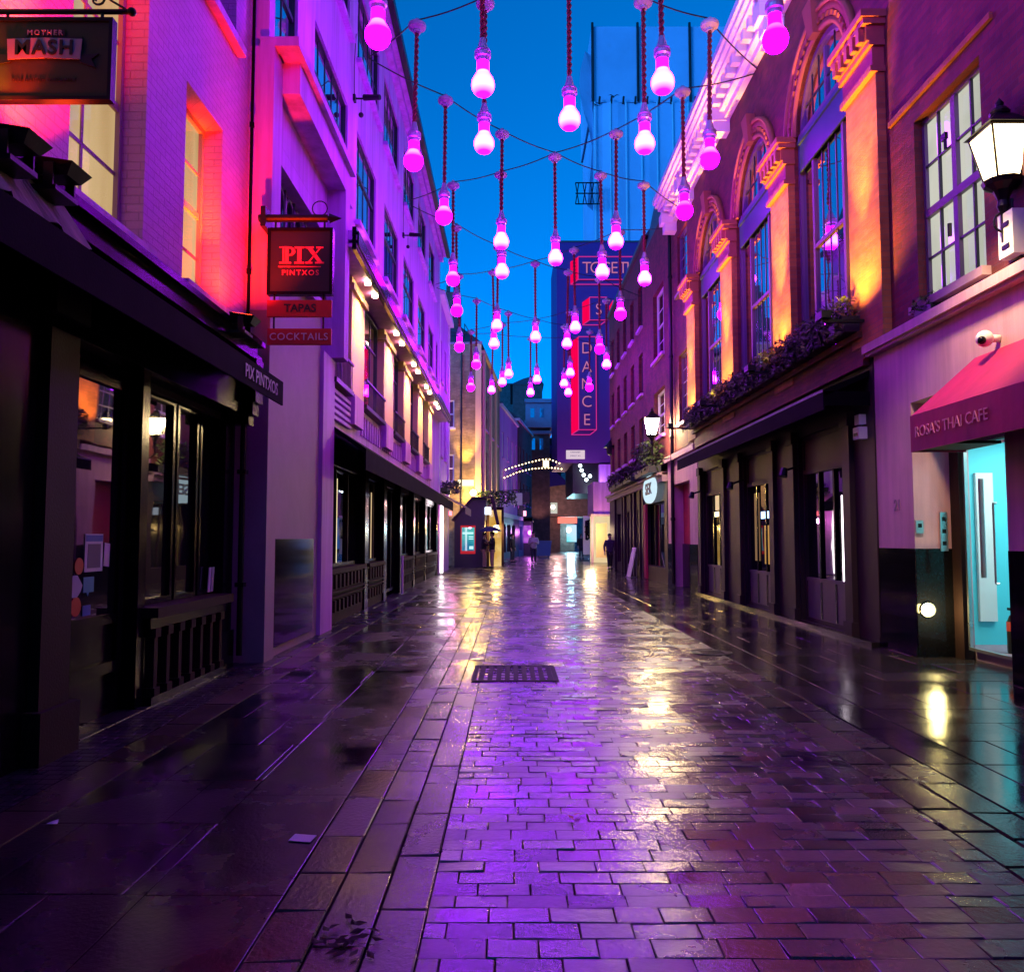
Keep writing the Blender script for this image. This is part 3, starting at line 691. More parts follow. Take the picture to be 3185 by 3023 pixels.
b.tube((-2.16, 9.5, 5.24), (-2.02, 9.5, 5.24), .06, .002); b.path([(-2.28 + .09 * math.cos(k * .45), 9.5, 5.36 + .09 * math.sin(k * .45)) for k in range(15)], .007, 5)
part('bracket', b, 'iron', t)

t = thing('brick_house', 'plain dark brick house closing the street behind the viewer', 'house', (0, -20, 0))
b = MB(); b.wall_y(-20, -20.4, -12, 14, 0, 11, [(-9 + k * 3.2, -7.6 + k * 3.2, z, z + 1.8) for k in range(7) for z in (1, 4.4, 7.6)]); part('wall', b, 'brick_dark', t)
b = MB(); b.box(-12, 14, -20.5, -20.3, 0, 11); part('pane', b, 'glass_far', t)
b = MB(); b.box(-12, 14, -20.3, -19.8, 11, 11.3); part('parapet', b, 'greystone', t)

# ================================================================ LEFT: long white building
WX = -3.0
t = thing('white_building', 'long white rendered building with strip windows, cream columns and a black ground floor awning', 'building', (-3.0, 20, 0))
row1 = [(9.98, 11.05, 7.6, 9.33), (12.02, 14.52, 7.55, 9.35), (15.4, 17.62, 7.55, 9.35), (18.82, 21.2, 7.55, 9.35), (22.22, 24.66, 7.6, 9.3), (25.75, 27.95, 7.6, 9.25), (29.0, 31.0, 7.6, 9.25), (31.9, 32.7, 7.6, 9.25)]
row2 = [(12.1, 14.58, 10.72, 12.35), (15.34, 17.9, 10.72, 12.35), (18.62, 21.1, 10.7, 12.35), (22.1, 24.6, 10.7, 12.35), (25.6, 28.0, 10.7, 12.35), (29.0, 31.2, 10.7, 12.35)]
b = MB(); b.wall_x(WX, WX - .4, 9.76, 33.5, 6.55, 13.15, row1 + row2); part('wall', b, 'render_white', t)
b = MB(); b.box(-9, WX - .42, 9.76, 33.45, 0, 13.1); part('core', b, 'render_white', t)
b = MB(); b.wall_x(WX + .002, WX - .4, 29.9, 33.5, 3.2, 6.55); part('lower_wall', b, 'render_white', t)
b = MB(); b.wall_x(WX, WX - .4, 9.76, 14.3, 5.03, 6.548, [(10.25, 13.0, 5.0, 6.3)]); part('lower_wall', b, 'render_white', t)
for w in row1 + row2:
    n = max(2, round((w[1] - w[0]) / .5))
    sash_x(t, WX, *w, n, 1 if w[2] < 9 else 2, 'darkframe', 'glass_sky', -1, True, .04, .035, .022, .62 if w[2] < 9 else None)
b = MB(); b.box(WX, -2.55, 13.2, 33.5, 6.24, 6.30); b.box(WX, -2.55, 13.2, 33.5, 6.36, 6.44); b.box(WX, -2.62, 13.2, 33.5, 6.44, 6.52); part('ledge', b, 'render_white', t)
b = MB(); b.box(-2.63, -2.56, 13.2, 33.48, 6.20, 6.58); b.box(-2.565, -2.52, 13.21, 33.47, 6.27, 6.50); part('ledge_fascia', b, 'black', t)
# eaves
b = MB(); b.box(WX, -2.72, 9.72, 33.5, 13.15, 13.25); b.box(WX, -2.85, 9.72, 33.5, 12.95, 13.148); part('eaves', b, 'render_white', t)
b = MB(); b.box(-2.72, -2.58, 9.72, 33.52, 13.12, 13.30); b.box(WX, -2.60, 9.72, 33.5, 13.30, 13.34); part('gutter', b, 'iron', t)
b = MB(); b.hexa([(WX, 9.72, 13.342), (-2.75, 9.72, 13.342), (-2.75, 33.5, 13.342), (WX, 33.5, 13.342), (-3.9, 9.72, 15.3), (-3.6, 9.72, 15.3), (-3.6, 33.5, 15.3), (-3.9, 33.5, 15.3)]); rf = part('mansard_roof', b, 'slate', t)
for y in (12.5, 16, 19.5, 23):
    b = MB(); b.box(-3.5, -2.95, y, y + 1.3, 13.5, 14.9); part('dormer', b, 'sheet', rf)
# portal frame round the first bay
for q in ((WX - .5, -2.92, 9.72, 10.1, 4.2, 7.5), (WX - .1, -2.70, 13.0, 13.35, 4.35, 7.5)): b = MB(); b.box(*q); part('portal_jamb', b, 'render_white', t)
b = MB(); b.box(WX - .1, -2.70, 10.1, 13.0, 7.1, 7.5); b.box(WX - .1, -2.62, 9.72, 13.4, 7.5, 7.62); part('portal_head', b, 'render_white', t)
b = MB(); b.box(-3.6, -2.91, 9.72, 10.1, 0, 4.2); part('pilaster', b, 'greystone', t)
b = MB(); b.box(-3.1, -2.90, 12.5, 13.3, 0, 4.35); part('pilaster', b, 'render_white', t)
b = MB(); b.box(-3.1, -2.96, 9.98, 12.5, 0, 4.9); part('stone_pier', b, 'greystone', t)
b = MB(); b.box(-2.96, -2.93, 10.2, 12.15, .12, 1.45); part('granite_panel', b, 'granite', t)
b = MB(); b.box(-3.1, -2.84, 9.98, 12.5, 4.9, 5.02); part('string_course', b, 'render_white', t)
b = MB(); b.wall_x(-3.2, -3.3, 10.25, 13.0, 4.9, 6.3); lw = part('portal_window', b, 'glass_far', t)
b = MB(); b.grid_bars(-3.19, -3.15, 10.25, 13.0, 5.0, 6.3, 6, 1, .04); 
for k in range(6):
    y0 = 10.25 + k * .4583; b.path([(-3.17, y0 + .229 + .22 * math.cos(q * .314), 5.95 + .3 * math.sin(q * .314)) for q in range(11)], .02, 5)
part('lattice', b, 'mullion', lw)
# first floor: cream columns, recessed windows, balconies, frieze
cols = [(14.62, 16.12), (18.4, 20.1), (21.8, 23.5), (25.1, 26.8), (28.3, 29.9)]
bays = [(13.36, 14.62), (16.12, 18.4), (20.1, 21.8), (23.5, 25.1), (26.8, 28.3)]
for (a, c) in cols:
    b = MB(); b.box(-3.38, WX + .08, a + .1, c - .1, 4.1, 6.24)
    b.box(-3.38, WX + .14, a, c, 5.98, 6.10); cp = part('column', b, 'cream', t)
    b = MB(); b.box(-3.2, WX + .12, a + .3, c - .3, 3.55, 4.1); b.box(-3.2, WX + .07, a + .25, c - .25, 4.1, 4.22); part('console', b, 'render_white', cp)
    for yy in (a + .35, c - .35):
        b = MB(); b.lathe([(0, 0), (.055, 0), (.06, .03), (.06, .05)], (-2.68, yy, 6.16), 12); dl = part('downlight', b, 'warm_led', t)
    lamp('SPOT', 'column_downlight', (-2.60, (a + c) / 2, 6.12), (1, .50, .10), 520, t, (-2.94, (a + c) / 2, 4.9), .05, 120, .9)
for (a, c) in bays:
    b = MB(); b.frame_x(-3.14, -3.06, a, c, 4.1, 6.22, .06); wf = part('window', b, 'darkframe', t)
    b = MB(); b.grid_bars(-3.103, -3.085, a + .06, c - .06, 4.16, 6.16, 3, 1, .04); b.box(-3.104, -3.084, a + .06, c - .06, 5.55, 5.60); part('glazing_bar', b, 'darkframe', wf)
    b = MB(); b.poly([(-3.1, a, 4.1), (-3.1, c, 4.1), (-3.1, c, 6.22), (-3.1, a, 6.22)]); part('pane', b, 'glass_sky', wf)
    b = MB(); y0, y1 = a - .1, c + .1
    b.box(WX - .3, -2.86, y0, y1, 4.02, 4.098); b.box(-2.90, -2.86, y0, y1, 4.56, 4.60)
    for k in range(int((y1 - y0) / .11)): b.box(-2.885, -2.875, y0 + .05 + k * .11, y0 + .065 + k * .11, 4.10, 4.56)
    part('balcony_rail', b, 'iron', t)
b = MB(); b.box(-3.2, WX - .02, 13.3, 29.9, 3.35, 4.02)
for k in range(5): b.box(WX - .02, WX + .05, 13.3, 14.9, 3.45 + k * .11, 3.51 + k * .11)
for k in range(44): b.box(WX - .02, WX + .02, 16.2 + k * .3, 16.32 + k * .3, 3.5, 3.9)
part('frieze', b, 'render_white', t)
# black shopfront
b = MB(); b.hexa([(WX, 13.35, 3.28), (-2.42, 13.35, 2.86), (-2.42, 33.2, 2.86), (WX, 33.2, 3.28), (WX, 13.35, 3.34), (-2.38, 13.35, 2.92), (-2.38, 33.2, 2.92), (WX, 33.2, 3.34)]); aw = part('awning', b, 'blackcloth', t)
b = MB(); b.box(-2.41, -2.385, 13.35, 33.2, 2.58, 2.915); part('valance', b, 'blackcloth', aw)
b = MB()
for (a, c) in ((13.3, 13.55), (16.9, 17.3), (19.4, 19.8), (22.2, 22.6), (25.2, 25.6), (28.6, 29.0), (32.9, 33.4)): b.box(-3.3, -3.02, a, c, 0, 3.3)
b.box(-3.4, -3.1, 13.3, 33.4, 2.75, 3.3); part('shopfront', b, 'black', t)
for i, (a, c) in enumerate(((13.55, 16.9), (17.3, 19.4), (19.8, 22.2), (22.6, 25.2), (25.6, 28.6), (29.0, 32.9))):
    dz = .12 if i == 2 else .95
    b = MB(); b.frame_x(-3.24, -3.14, a, c, dz, 2.75, .07); wf = part('shop_window', b, 'black', t)
    b = MB(); b.grid_bars(-3.23, -3.15, a + .07, c - .07, dz + .07, 2.68, 3, 1, .07); part('mullion', b, 'brownwood' if i in (0, 1) else 'black', wf)
    b = MB(); b.poly([(-3.20, a, dz), (-3.20, c, dz), (-3.20, c, 2.75), (-3.20, a, 2.75)]); part('pane', b, 'glass_shop', wf)
    if i != 2:
        b = MB(); b.box(-3.3, -3.06, a, c, 0, .86); b.box(-3.3, -2.98, a, c, .86, .94); b.box(-3.06, -3.0, a, c, .52, .56); b.box(-3.06, -3.0, a, c, .44, .47)
        n = int((c - a) / .34)
        for k in range(n): y = a + .1 + k * .34; b.box(-3.06, -2.99, y, y + .14, .60, .84); b.box(-3.06, -3.0, y, y + .14, .2, .4)
        part('stall_riser', b, 'brownwood', t)
b = MB(); b.tube((-2.93, 22.0, .0), (-2.93, 22.0, 1.0), .035); part('post', b, 'whiteframe', t)
for (y0, y1, z0, z1, col, e) in ((13.75, 13.83, 1.0, 2.6, (1, .9, .75), 1.5), (14.85, 14.97, 1.0, 2.55, (1, .80, .42), 1.3), (15.9, 15.98, 1.0, 2.6, (1, .75, .5), .5), (17.75, 17.85, 1.2, 2.6, (.8, .8, 1), .6), (18.6, 18.66, .98, 2.5, (1, .72, .4), .7), (23.4, 23.5, 1.0, 2.5, (1, .75, .55), .8), (26.4, 26.5, 1.0, 2.6, (1, .4, .5), .8)):
    b = MB(); b.box(-3.198, -3.19, y0, y1, z0, z1); part('inner_glow', b, emis('lit strip inside the shop', col, e), t)
# wall washers along the ledge
for k in range(11):
    y = 14.1 + k * 1.75
    b = MB(); b.tube((-2.70, y, 6.525), (-2.70, y, 6.60), .04, .05, 8); w_ = part('ledge_uplight', b, 'iron', t)
    b = MB(); b.lathe([(.042, 0), (0, .003)], (-2.70, y, 6.604), 10); part('lens', b, 'soft_white', w_)
    lamp('SPOT', 'ledge_beam', (-2.72, y, 6.64), (1, .26, .80), 45, t, (-3.0, y, 7.5), .02, 55, .9)
def cctv(x, y, z, lb):
    t = thing('security_camera', lb, 'camera', (x, y, z), 0, 'security cameras on the white building')
    b = MB(); b.box(x, x + .05, y - .06, y + .06, z - .06, z + .06); b.tube((x + .05, y, z), (x + .22, y, z), .018); part('bracket', b, 'iron', t)
    b = MB(); b.tube((x + .2, y + .02, z + .03), (x + .52, y - .1, z - .03), .06, .05); part('housing', b, 'iron', t)
    b = MB(); b.ball((x + .15, y, z - .32), .05); b.tube((x + .15, y, z - .3), (x + .15, y, z), .006, n=5); part('dangling_ball', b, 'iron', t)
    b = MB(); b.path([(x + .02, y, z), (x + .03, y - .1, z + .6), (x + .03, y + .05, z + 1.3)], .008, 5); part('cable', b, 'iron', t)
cctv(-3.0, 15.0, 9.75, 'black bracket camera between the two window rows nearest the pub')
cctv(-3.0, 22.0, 9.75, 'black bracket camera farther down the white facade above the third floor strip')

# neon strip at the far end
t = thing('neon_tube', 'tall white neon tube glowing at the far end of the white building', 'neon light', (-2.9, 33.3, 0))
b = MB(); b.box(-2.93, -2.86, 33.26, 33.36, .05, 3.15); part('backing', b, 'whiteframe', t)
b = MB(); b.tube((-2.84, 33.24, .08), (-2.84, 33.24, 3.12), .05, n=10); part('tube', b, 'soft_white', t)

# ================================================================ RIGHT: brick house over the cafe
RX = 5.0
t = thing('cafe_building', 'red brick house with a pale lit grid window above a pink stone cafe entrance', 'building', (5, 9, 0))
cw = (8.47, 9.9, 4.3, 6.62)
b = MB(); b.wall_x(RX, RX + .4, 5.0, 10.62, 4.12, 11.2, [cw]); part('wall', b, 'brick_red', t)
b = MB(); b.box(5.42, 12, 5.0, 10.6, 4.13, 11.1); part('core', b, 'brick_dark', t)
b = MB(); b.box(5.0, 12, -16, 4.99, 0, 11.1); part('rear_block', b, 'brick_dark', t)
f = sash_x(t, RX, *cw, 1, 1, 'mullion', 'pale_win', 1, True, .10, .06, .04, None, 'greystone')
b = MB(); ym, zm = (cw[0] + cw[1]) / 2, 5.42
b.box(5.09, 5.15, ym - .045, ym + .045, cw[2] + .06, cw[3] - .06); b.box(5.085, 5.155, cw[0] + .06, cw[1] - .06, zm - .05, zm + .05); part('mullion', b, 'mullion', f)
b = MB()
for (ya, yb) in ((cw[0] + .06, ym - .045), (ym + .045, cw[1] - .06)):
    for (za, zb) in ((cw[2] + .06, zm - .05), (zm + .05, cw[3] - .06)): b.grid_bars(5.10, 5.135, ya, yb, za, zb, 2, 2, .024)
part('glazing_bar', b, 'darkframe', f)
b = MB(); b.tube((5.08, ym + .15, 6.0), (5.08, ym + .15, 6.2), .02); b.box(5.06, 5.1, ym + .12, ym + .22, 6.12, 6.2); part('latch', b, 'iron', f)
b = MB(); b.tube((5.08, ym + .12, 4.95), (5.08, ym + .12, 5.1), .025); part('latch', b, 'iron', f)
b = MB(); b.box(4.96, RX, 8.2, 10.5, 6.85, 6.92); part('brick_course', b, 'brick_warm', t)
# stone portal
b = MB(); b.wall_x(RX, RX + .7, 5.0, 11.2, 0, 3.96, [(8.28, 10.2, -.01, 3.15)]); part('portal', b, 'stone', t)
b = MB(); b.box(4.90, RX + .7, 5.0, 11.24, 3.96, 4.0); b.box(4.86, RX + .7, 5.0, 11.26, 4.0, 4.115); part('cornice', b, 'stone', t)
b = MB(); b.box(4.992, 4.999, 10.2, 11.2, 0, 1.33); b.box(4.97, 4.991, 10.18, 11.2, 0, .12); part('granite_base', b, 'granite', t)
for q in ((4.992, 4.999, 5.0, 8.28, 0, 1.33), (5.0, 5.47, 10.185, 10.199, .0, 1.33)): b = MB(); b.box(*q); part('granite_base', b, 'granite', t)
b = MB(); b.box(5.45, 5.56, 9.98, 10.19, 0, 2.66); b.box(5.45, 5.56, 8.3, 8.42, 0, 2.66); b.box(5.45, 5.56, 8.42, 9.98, 2.58, 2.66); b.box(5.45, 5.7, 8.3, 10.19, 2.66, 3.2); df = part('door_frame', b, 'brownwood', t)
b = MB(); b.frame_x(5.49, 5.53, 8.9, 9.96, .12, 2.56, .035); dd = part('door', b, 'steel', df)
b = MB(); b.path([(5.44, 9.2, .95), (5.40, 9.2, .95), (5.40, 9.2, 1.85), (5.44, 9.2, 1.85)], .012); b.path([(5.47, 9.55, 1.0), (5.47, 9.55, 2.15)], .03); part('handle', b, 'steel', dd)
# lit lobby behind the glass door
b = MB(); b.box(8.6, 8.62, 8.3, 10.6, 0, 2.75); b.box(5.72, 8.6, 10.6, 10.62, 0, 2.75); b.box(5.72, 8.6, 8.28, 8.30, 0, 2.75); lob = part('lobby_wall', b, 'cyan_wall', t)
b = MB(); b.box(5.58, 8.6, 8.3, 10.6, 2.75, 2.78); part('lobby_ceiling', b, 'whiteframe', t)
b = MB(); b.box(5.58, 8.6, 8.3, 10.6, 0, .10); part('lobby_floor', b, 'greystone', t)
b = MB(); b.box(5.98, 6.20, 10.55, 10.599, .4, 2.3); b.box(5.60, 5.76, 10.55, 10.599, .1, 2.7); part('lobby_panel', b, 'whiteframe', lob)
b = MB(); b.box(6.0, 7.4, 8.7, 10.1, 2.735, 2.748); part('lobby_light', b, emis('lobby ceiling light', (.75, 1, .95), 12.0), t)
t2 = thing('fire_extinguisher', 'small red and black fire extinguisher on the floor inside the lit glass door', 'extinguisher', (5.95, 9.75, .1))
b = MB(); b.lathe([(0, 0), (.075, 0), (.08, .02), (.08, .36), (.05, .44), (.025, .46), (.025, .5), (0, .5)], (5.95, 9.8, .1), 14); bd = part('cylinder', b, 'iron', t2)
b = MB(); b.lathe([(.081, .26), (.082, .27), (.082, .36), (.081, .37)], (5.95, 9.8, .1), 14); part('red_band', b, 'redstick', bd)
b = MB(); b.box(5.93, 5.97, 9.72, 9.9, .6, .63); b.path([(5.95, 9.8, .62), (6.05, 9.8, .6), (6.07, 9.8, .3)], .012, 6); part('valve', b, 'iron', t2)
# fittings in the entrance
def bulkhead(x, y, z, lb, power, r=.075):
    t = thing('bulkhead_light', lb, 'light', (x, y, z))
    b = MB(); vs = []
    b.tube((x, y, z), (x, y - .03, z), r + .02, r + .015, 20); part('rim', b, 'steel', t)
    b = MB(); b.ball((x, y - .03, z), r, .035, r, 20, 10); part('lens', b, emis('bulkhead glow', (1, .86, .36), 7.0), t, True)
    lamp('POINT', 'bulkhead_lamp', (x, y - .17, z), (1, .80, .30), power, t, size=.06)
bulkhead(5.12, 10.184, .58, 'round yellow white light glowing low on the black granite cafe base', 22)
for (x, z0, z1, lb) in ((5.05, 1.52, 1.68, 'small square steel door entry panel on the cream reveal'), (5.35, 1.30, 1.78, 'tall narrow steel intercom strip beside the cafe door')):
    t2 = thing('intercom', lb, 'intercom', (x, 10.19, z0))
    b = MB(); b.box(x - .045, x + .045, 10.165, 10.198, z0, z1); bd = part('plate', b, 'steel', t2)
    b = MB()
    for k in range(3 if z1 - z0 > .3 else 1): z = z0 + .07 + k * .15; b.box(x - .022, x + .022, 10.158, 10.166, z, z + .05)
    part('button', b, 'iron', bd)
tx = text_mb('21', .20, .006, .004); place(tx, (4.995, 10.62, 1.88), R_(-90)); part('house_number', tx, 'greystone', t)
t2 = thing('dome_camera', 'white dome security camera above the red cafe awning', 'camera', (4.98, 8.3, 3.4))
b = MB(); b.tube((5.0, 8.3, 3.5), (4.9, 8.3, 3.5), .04); b.ball((4.85, 8.3, 3.5), .085, n=16, m=10); part('housing', b, 'plastic_white', t2, True)
b = MB(); b.ball((4.79, 8.25, 3.47), .042); part('lens', b, 'granite', t2, True)
# red awning
b = MB(); b.add([(5.0, 5.5, 3.40), (5.0, 8.75, 3.40), (4.4, 8.98, 2.80), (4.4, 5.3, 2.80), (5.0, 8.98, 2.80), (5.0, 5.3, 2.80)],
                [(0, 1, 2, 3), (1, 4, 2), (3, 5, 0), (3, 2, 4, 5)]); aw = part('awning', b, 'red_fab', t)
b = MB(); b.box(4.39, 4.41, 5.3, 8.98, 2.40, 2.80); b.box(4.41, 4.99, 8.96, 8.98, 2.40, 2.795); part('valance', b, 'red_fab', aw)
tx = text_mb("ROSA'S THAI CAFE", .165, .006, .0, 1.0); place(tx, (4.382, 8.18, 2.60), R_(-90)); part('lettering', tx, pm('pink awning lettering', (.75, .25, .32), .5, var=.05), aw)
b = MB(); b.box(4.45, 4.98, 8.3, 8.94, 2.42, 2.45); part('awning_rail', b, 'brownwood', aw)

# ================================================================ lanterns
def lantern(x, y, z, label, power, wall_x, glow, spot):
    t = thing('wall_lantern', label, 'lantern', (x, y, z), 0, 'gas style street lanterns on the right side')
    h = .25
    b = MB(); r0, r1 = .12, .22
    P = lambda r, zz: [(x + r * math.cos(a), y + r * math.sin(a), zz) for a in (math.pi / 4 + k * math.pi / 2 for k in range(4))]
    lo, hi = P(r0 * 1.3, z - h), P(r1 * 1.3, z + h)
    for k in range(4): b.poly([lo[k], lo[(k + 1) % 4], hi[(k + 1) % 4], hi[k]])
    b.poly(lo[::-1]); gl = part('glass', b, emis('lantern gas light', (1, .74, .36), glow), t)
    b = MB()
    for k in range(4): b.tube(lo[k], hi[k], .012, .012, 5); b.tube(hi[k], hi[(k + 1) % 4], .016, .016, 5); b.tube(lo[k], lo[(k + 1) % 4], .014, .014, 5)
    part('frame', b, 'iron', t)
    top = P(.34, z + h + .01); cap = P(.10, z + h + .17)
    b = MB(); b.add(top + cap, [(0, 1, 5, 4), (1, 2, 6, 5), (2, 3, 7, 6), (3, 0, 4, 7), (4, 5, 6, 7), (3, 2, 1, 0)]); b.lathe([(.09, .17), (.10, .2), (.07, .24), (.035, .26), (.04, .3), (0, .36)], (x, y, z + h), 10); part('cap', b, 'iron', t)
    b = MB(); b.lathe([(.19, -h), (.17, -h - .05), (.09, -h - .10), (.05, -h - .2), (.06, -h - .26), (.03, -h - .34), (.028, -h - .62)], (x, y, z), 12)
    b.path([(x, y, z - h - .55)] + [(x + (wall_x - x) * k / 8, y, z - h - .6 - .16 * math.sin(k * .39)) for k in range(9)], .022, 6)
    b.path([(x + .1 * math.cos(q * .5), y, z - h - .42 + .1 * math.sin(q * .5)) for q in range(10)], .012, 5)
    b.box(wall_x - .03, wall_x - .001, y - .09, y + .09, z - h - .8, z - h - .35); part('bracket', b, 'iron', t)
    lamp('POINT', 'lantern_lamp', (x - .30, y - .12, z + .1), (1, .70, .34), power, t, size=.14)
    lamp('SPOT', 'lantern_beam', (x - .62, y - .25, z - .15), (1, .70, .30), spot, t, (x + .2, y + 1.7, 0), .12, 84, .8)
    return t
lantern(4.88, 7.95, 5.25, 'large glowing lantern on an iron bracket beside the cafe grid window', 20, 5.0, 9, 480)
lantern(4.35, 25.3, 4.92, 'glowing lantern farther along the right side above the far planting', 40, 5.0, 290, 130)
t = thing('junction_box', 'pale grey electrical box fixed under the near right lantern', 'box', (4.96, 7.9, 4.3))
b = MB(); b.box(4.86, 4.998, 7.78, 8.02, 4.22, 4.66); bx = part('case', b, 'plastic_white', t)
b = MB(); b.tube((4.93, 7.9, 4.66), (4.93, 7.9, 4.80), .02); b.box(4.85, 4.861, 7.84, 7.96, 4.3, 4.34); b.box(4.85, 4.861, 7.84, 7.96, 4.52, 4.56); part('fittings', b, 'iron', bx)

# ================================================================ RIGHT: arched brick building
t = thing('arched_building', 'red brick building with three tall arched windows, lit pilasters and a white bracketed cornice', 'building', (5, 16, 0))
PC = [11.12, 14.62, 18.38, 22.1]; HW = .49
bayc = [(PC[i] + PC[i + 1]) / 2 for i in range(3)]; bayh = [(PC[i + 1] - PC[i]) / 2 - HW for i in range(3)]
ZS = 8.5; ZB = 4.35
holes = [(bayc[i] - bayh[i], bayc[i] + bayh[i], ZB, 9.95) for i in range(3)] + [(22.95, 24.3, 8.75, 10.55), (22.95, 24.3, 4.85, 6.9)]
b = MB(); b.wall_x(RX, RX + .55, 10.62, 25.0, 4.117, 11.9, holes)
for i in range(3): b.arch_fill(bayc[i], ZS, 1.14, bayh[i], 9.95, RX, RX + .55)
part('wall', b, 'brick_red', t)
b = MB(); b.box(5.57, 12, 10.65, 24.98, 0, 11.9); part('core', b, 'brick_dark', t)
for i in range(3):
    yc, hw = bayc[i], bayh[i]
    b = MB(); b.arc_band(yc, ZS, 1.14, 1.22, 4.94, RX + .1); b.arc_band(yc, ZS, 1.22, 1.33, 4.975, RX + .02); b.arc_band(yc, ZS, 1.33, 1.44, 4.93, RX + .02)
    b.arc_band(yc, ZS, 1.44, 1.50, 4.89, RX + .01); am = part('archivolt', b, 'terracotta', t, True)
    for k in range(23):
        a = math.pi * (k + .5) / 23
        c = Vector((4.95, yc + 1.275 * math.cos(a), ZS + 1.275 * math.sin(a))); am_b = MB() if k == 0 else am_b
        u = Vector((0, math.cos(a), math.sin(a))) * .035; v = Vector((0, -math.sin(a), math.cos(a))) * .04
        p = [c - u - v, c + u - v, c + u + v, c - u + v]; q = [w_ + Vector((-.035, 0, 0)) for w_ in p]
        am_b.hexa(p + q)
    part('bead', am_b, 'terracotta', am)
    b = MB(); b.hexa([(4.99, yc - .11, 9.62), (4.99, yc + .11, 9.62), (4.86, yc + .11, 9.62), (4.86, yc - .11, 9.62), (4.99, yc - .19, 10.16), (4.99, yc + .19, 10.16), (4.80, yc + .19, 10.16), (4.80, yc - .19, 10.16)]); part('keystone', b, 'terracotta', t)
    # arched window joinery
    xg = RX + .10
    b = MB(); b.arc_band(yc, ZS, 1.06, 1.14, xg - .03, xg + .05); b.box(xg - .03, xg + .05, yc - hw, yc - hw + .08, ZB, ZS); b.box(xg - .03, xg + .05, yc + hw - .08, yc + hw, ZB, ZS)
    b.box(xg - .07, xg + .05, yc - hw + .1, yc + hw - .1, ZB, ZB + .1); b.box(xg - .062, xg + .05, yc - hw + .1, yc + hw - .1, 8.42, 8.52)
    wf = part('window', b, 'mullion', t)
    b = MB(); b.box(xg - .02, xg + .04, yc - .66, yc - .58, ZB + .1, 7.85); b.box(xg - .02, xg + .04, yc + .58, yc + .66, ZB + .1, 7.85)
    b.box(xg - .02, xg + .04, yc - .035, yc + .035, 8.52, 9.45); b.box(xg - .018, xg + .04, yc - .58, yc + .58, 6.30, 6.37); part('mullion', b, 'mullion', wf)
    b = MB()
    for y in (-.64, -.34, .34, .64): b.box(xg + .008, xg + .03, yc + y - .012, yc + y + .012, 8.52, ZS + math.sqrt(1.06 ** 2 - y * y))
    b.box(xg + .006, xg + .031, yc - .96, yc + .96, 8.93, 8.96)
    for y in (-.29, 0, .29): b.box(xg + .008, xg + .03, yc + y - .012, yc + y + .012, ZB + .1, 7.85)
    part('glazing_bar', b, 'darkframe', wf)
    b = MB(); b.box(xg - .05, xg - .022, yc - hw + .1, yc + hw - .1, 7.85, 8.42); b.box(xg - .08, xg - .05, yc - hw + .1, yc + hw - .1, 8.34, 8.42); part('spandrel_panel', b, 'bluepaint', wf)
    b = MB(); b.poly([(xg + .02, yc - hw, ZB), (xg + .02, yc + hw, ZB), (xg + .02, yc + hw, ZS)] + [(xg + .02, yc + 1.10 * math.cos(math.pi * k / 16), ZS + 1.10 * math.sin(math.pi * k / 16)) for k in range(17)] + [(xg + .02, yc - hw, ZS)])
    part('pane', b, 'glass_sky', wf)
for i, yc in enumerate(PC):
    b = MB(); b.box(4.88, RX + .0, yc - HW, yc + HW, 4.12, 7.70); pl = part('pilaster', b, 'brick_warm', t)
    b = MB(); b.box(4.80, RX, yc - HW - .03, yc + HW + .03, 7.70, 7.78); b.box(4.84, RX, yc - HW, yc + HW, 7.78, 8.06)
    b.box(4.79, RX, yc - HW - .04, yc + HW + .04, 8.06, 8.13); b.box(4.76, RX, yc - HW - .02, yc + HW + .02, 8.13, 8.34); b.box(4.70, RX, yc - HW - .07, yc + HW + .07, 8.34, 8.42); b.box(4.66, RX, yc - HW - .10, yc + HW + .10, 8.42, 8.52)
    for k in range(5): y = yc - .40 + k * .2; b.box(4.68, 4.759, y - .05, y + .05, 8.14, 8.33)
    part('capital', b, 'terracotta', pl)
for (y0, y1, z0, z1) in holes[3:]: sash_x(t, RX, y0, y1, z0, z1, 3, 5, 'mullion', 'glass_sky', 1, True, .08, .05, .03, None, 'greystone')
# cornice
b = MB(); b.box(4.86, RX, 10.62, 24.7, 11.05, 11.2); b.box(4.74, RX, 10.62, 24.72, 11.2, 11.3); b.box(4.50, RX, 10.62, 24.74, 11.52, 11.62); b.box(4.42, RX, 10.62, 24.78, 11.62, 11.74); b.box(4.36, RX, 10.62, 24.82, 11.74, 11.9); co = part('cornice', b, 'cornice', t)
y = 10.8
while y < 24.6: b = MB(); b.box(4.56, 4.995, y, y + .17, 11.302, 11.518); part('modillion', b, 'cornice', co); y += .40
for yc in (14.62, 18.38, 22.1, 24.45):
    b = MB(); b.box(4.52, 4.99, yc - .2, yc + .2, 11.0, 11.30); b.box(4.62, 4.99, yc - .17, yc + .17, 10.75, 11.0); part('corbel', b, 'cornice', co)
b = MB(); b.tube((4.90, 24.98, .1), (4.90, 24.98, 11.6), .055, n=8)
for z in (2, 4.5, 7, 9.5): b.lathe([(.07, z), (.075, z + .02), (.075, z + .08), (.07, z + .1)], (4.90, 24.98, 0), 10)
part('drainpipe', b, 'iron', t)
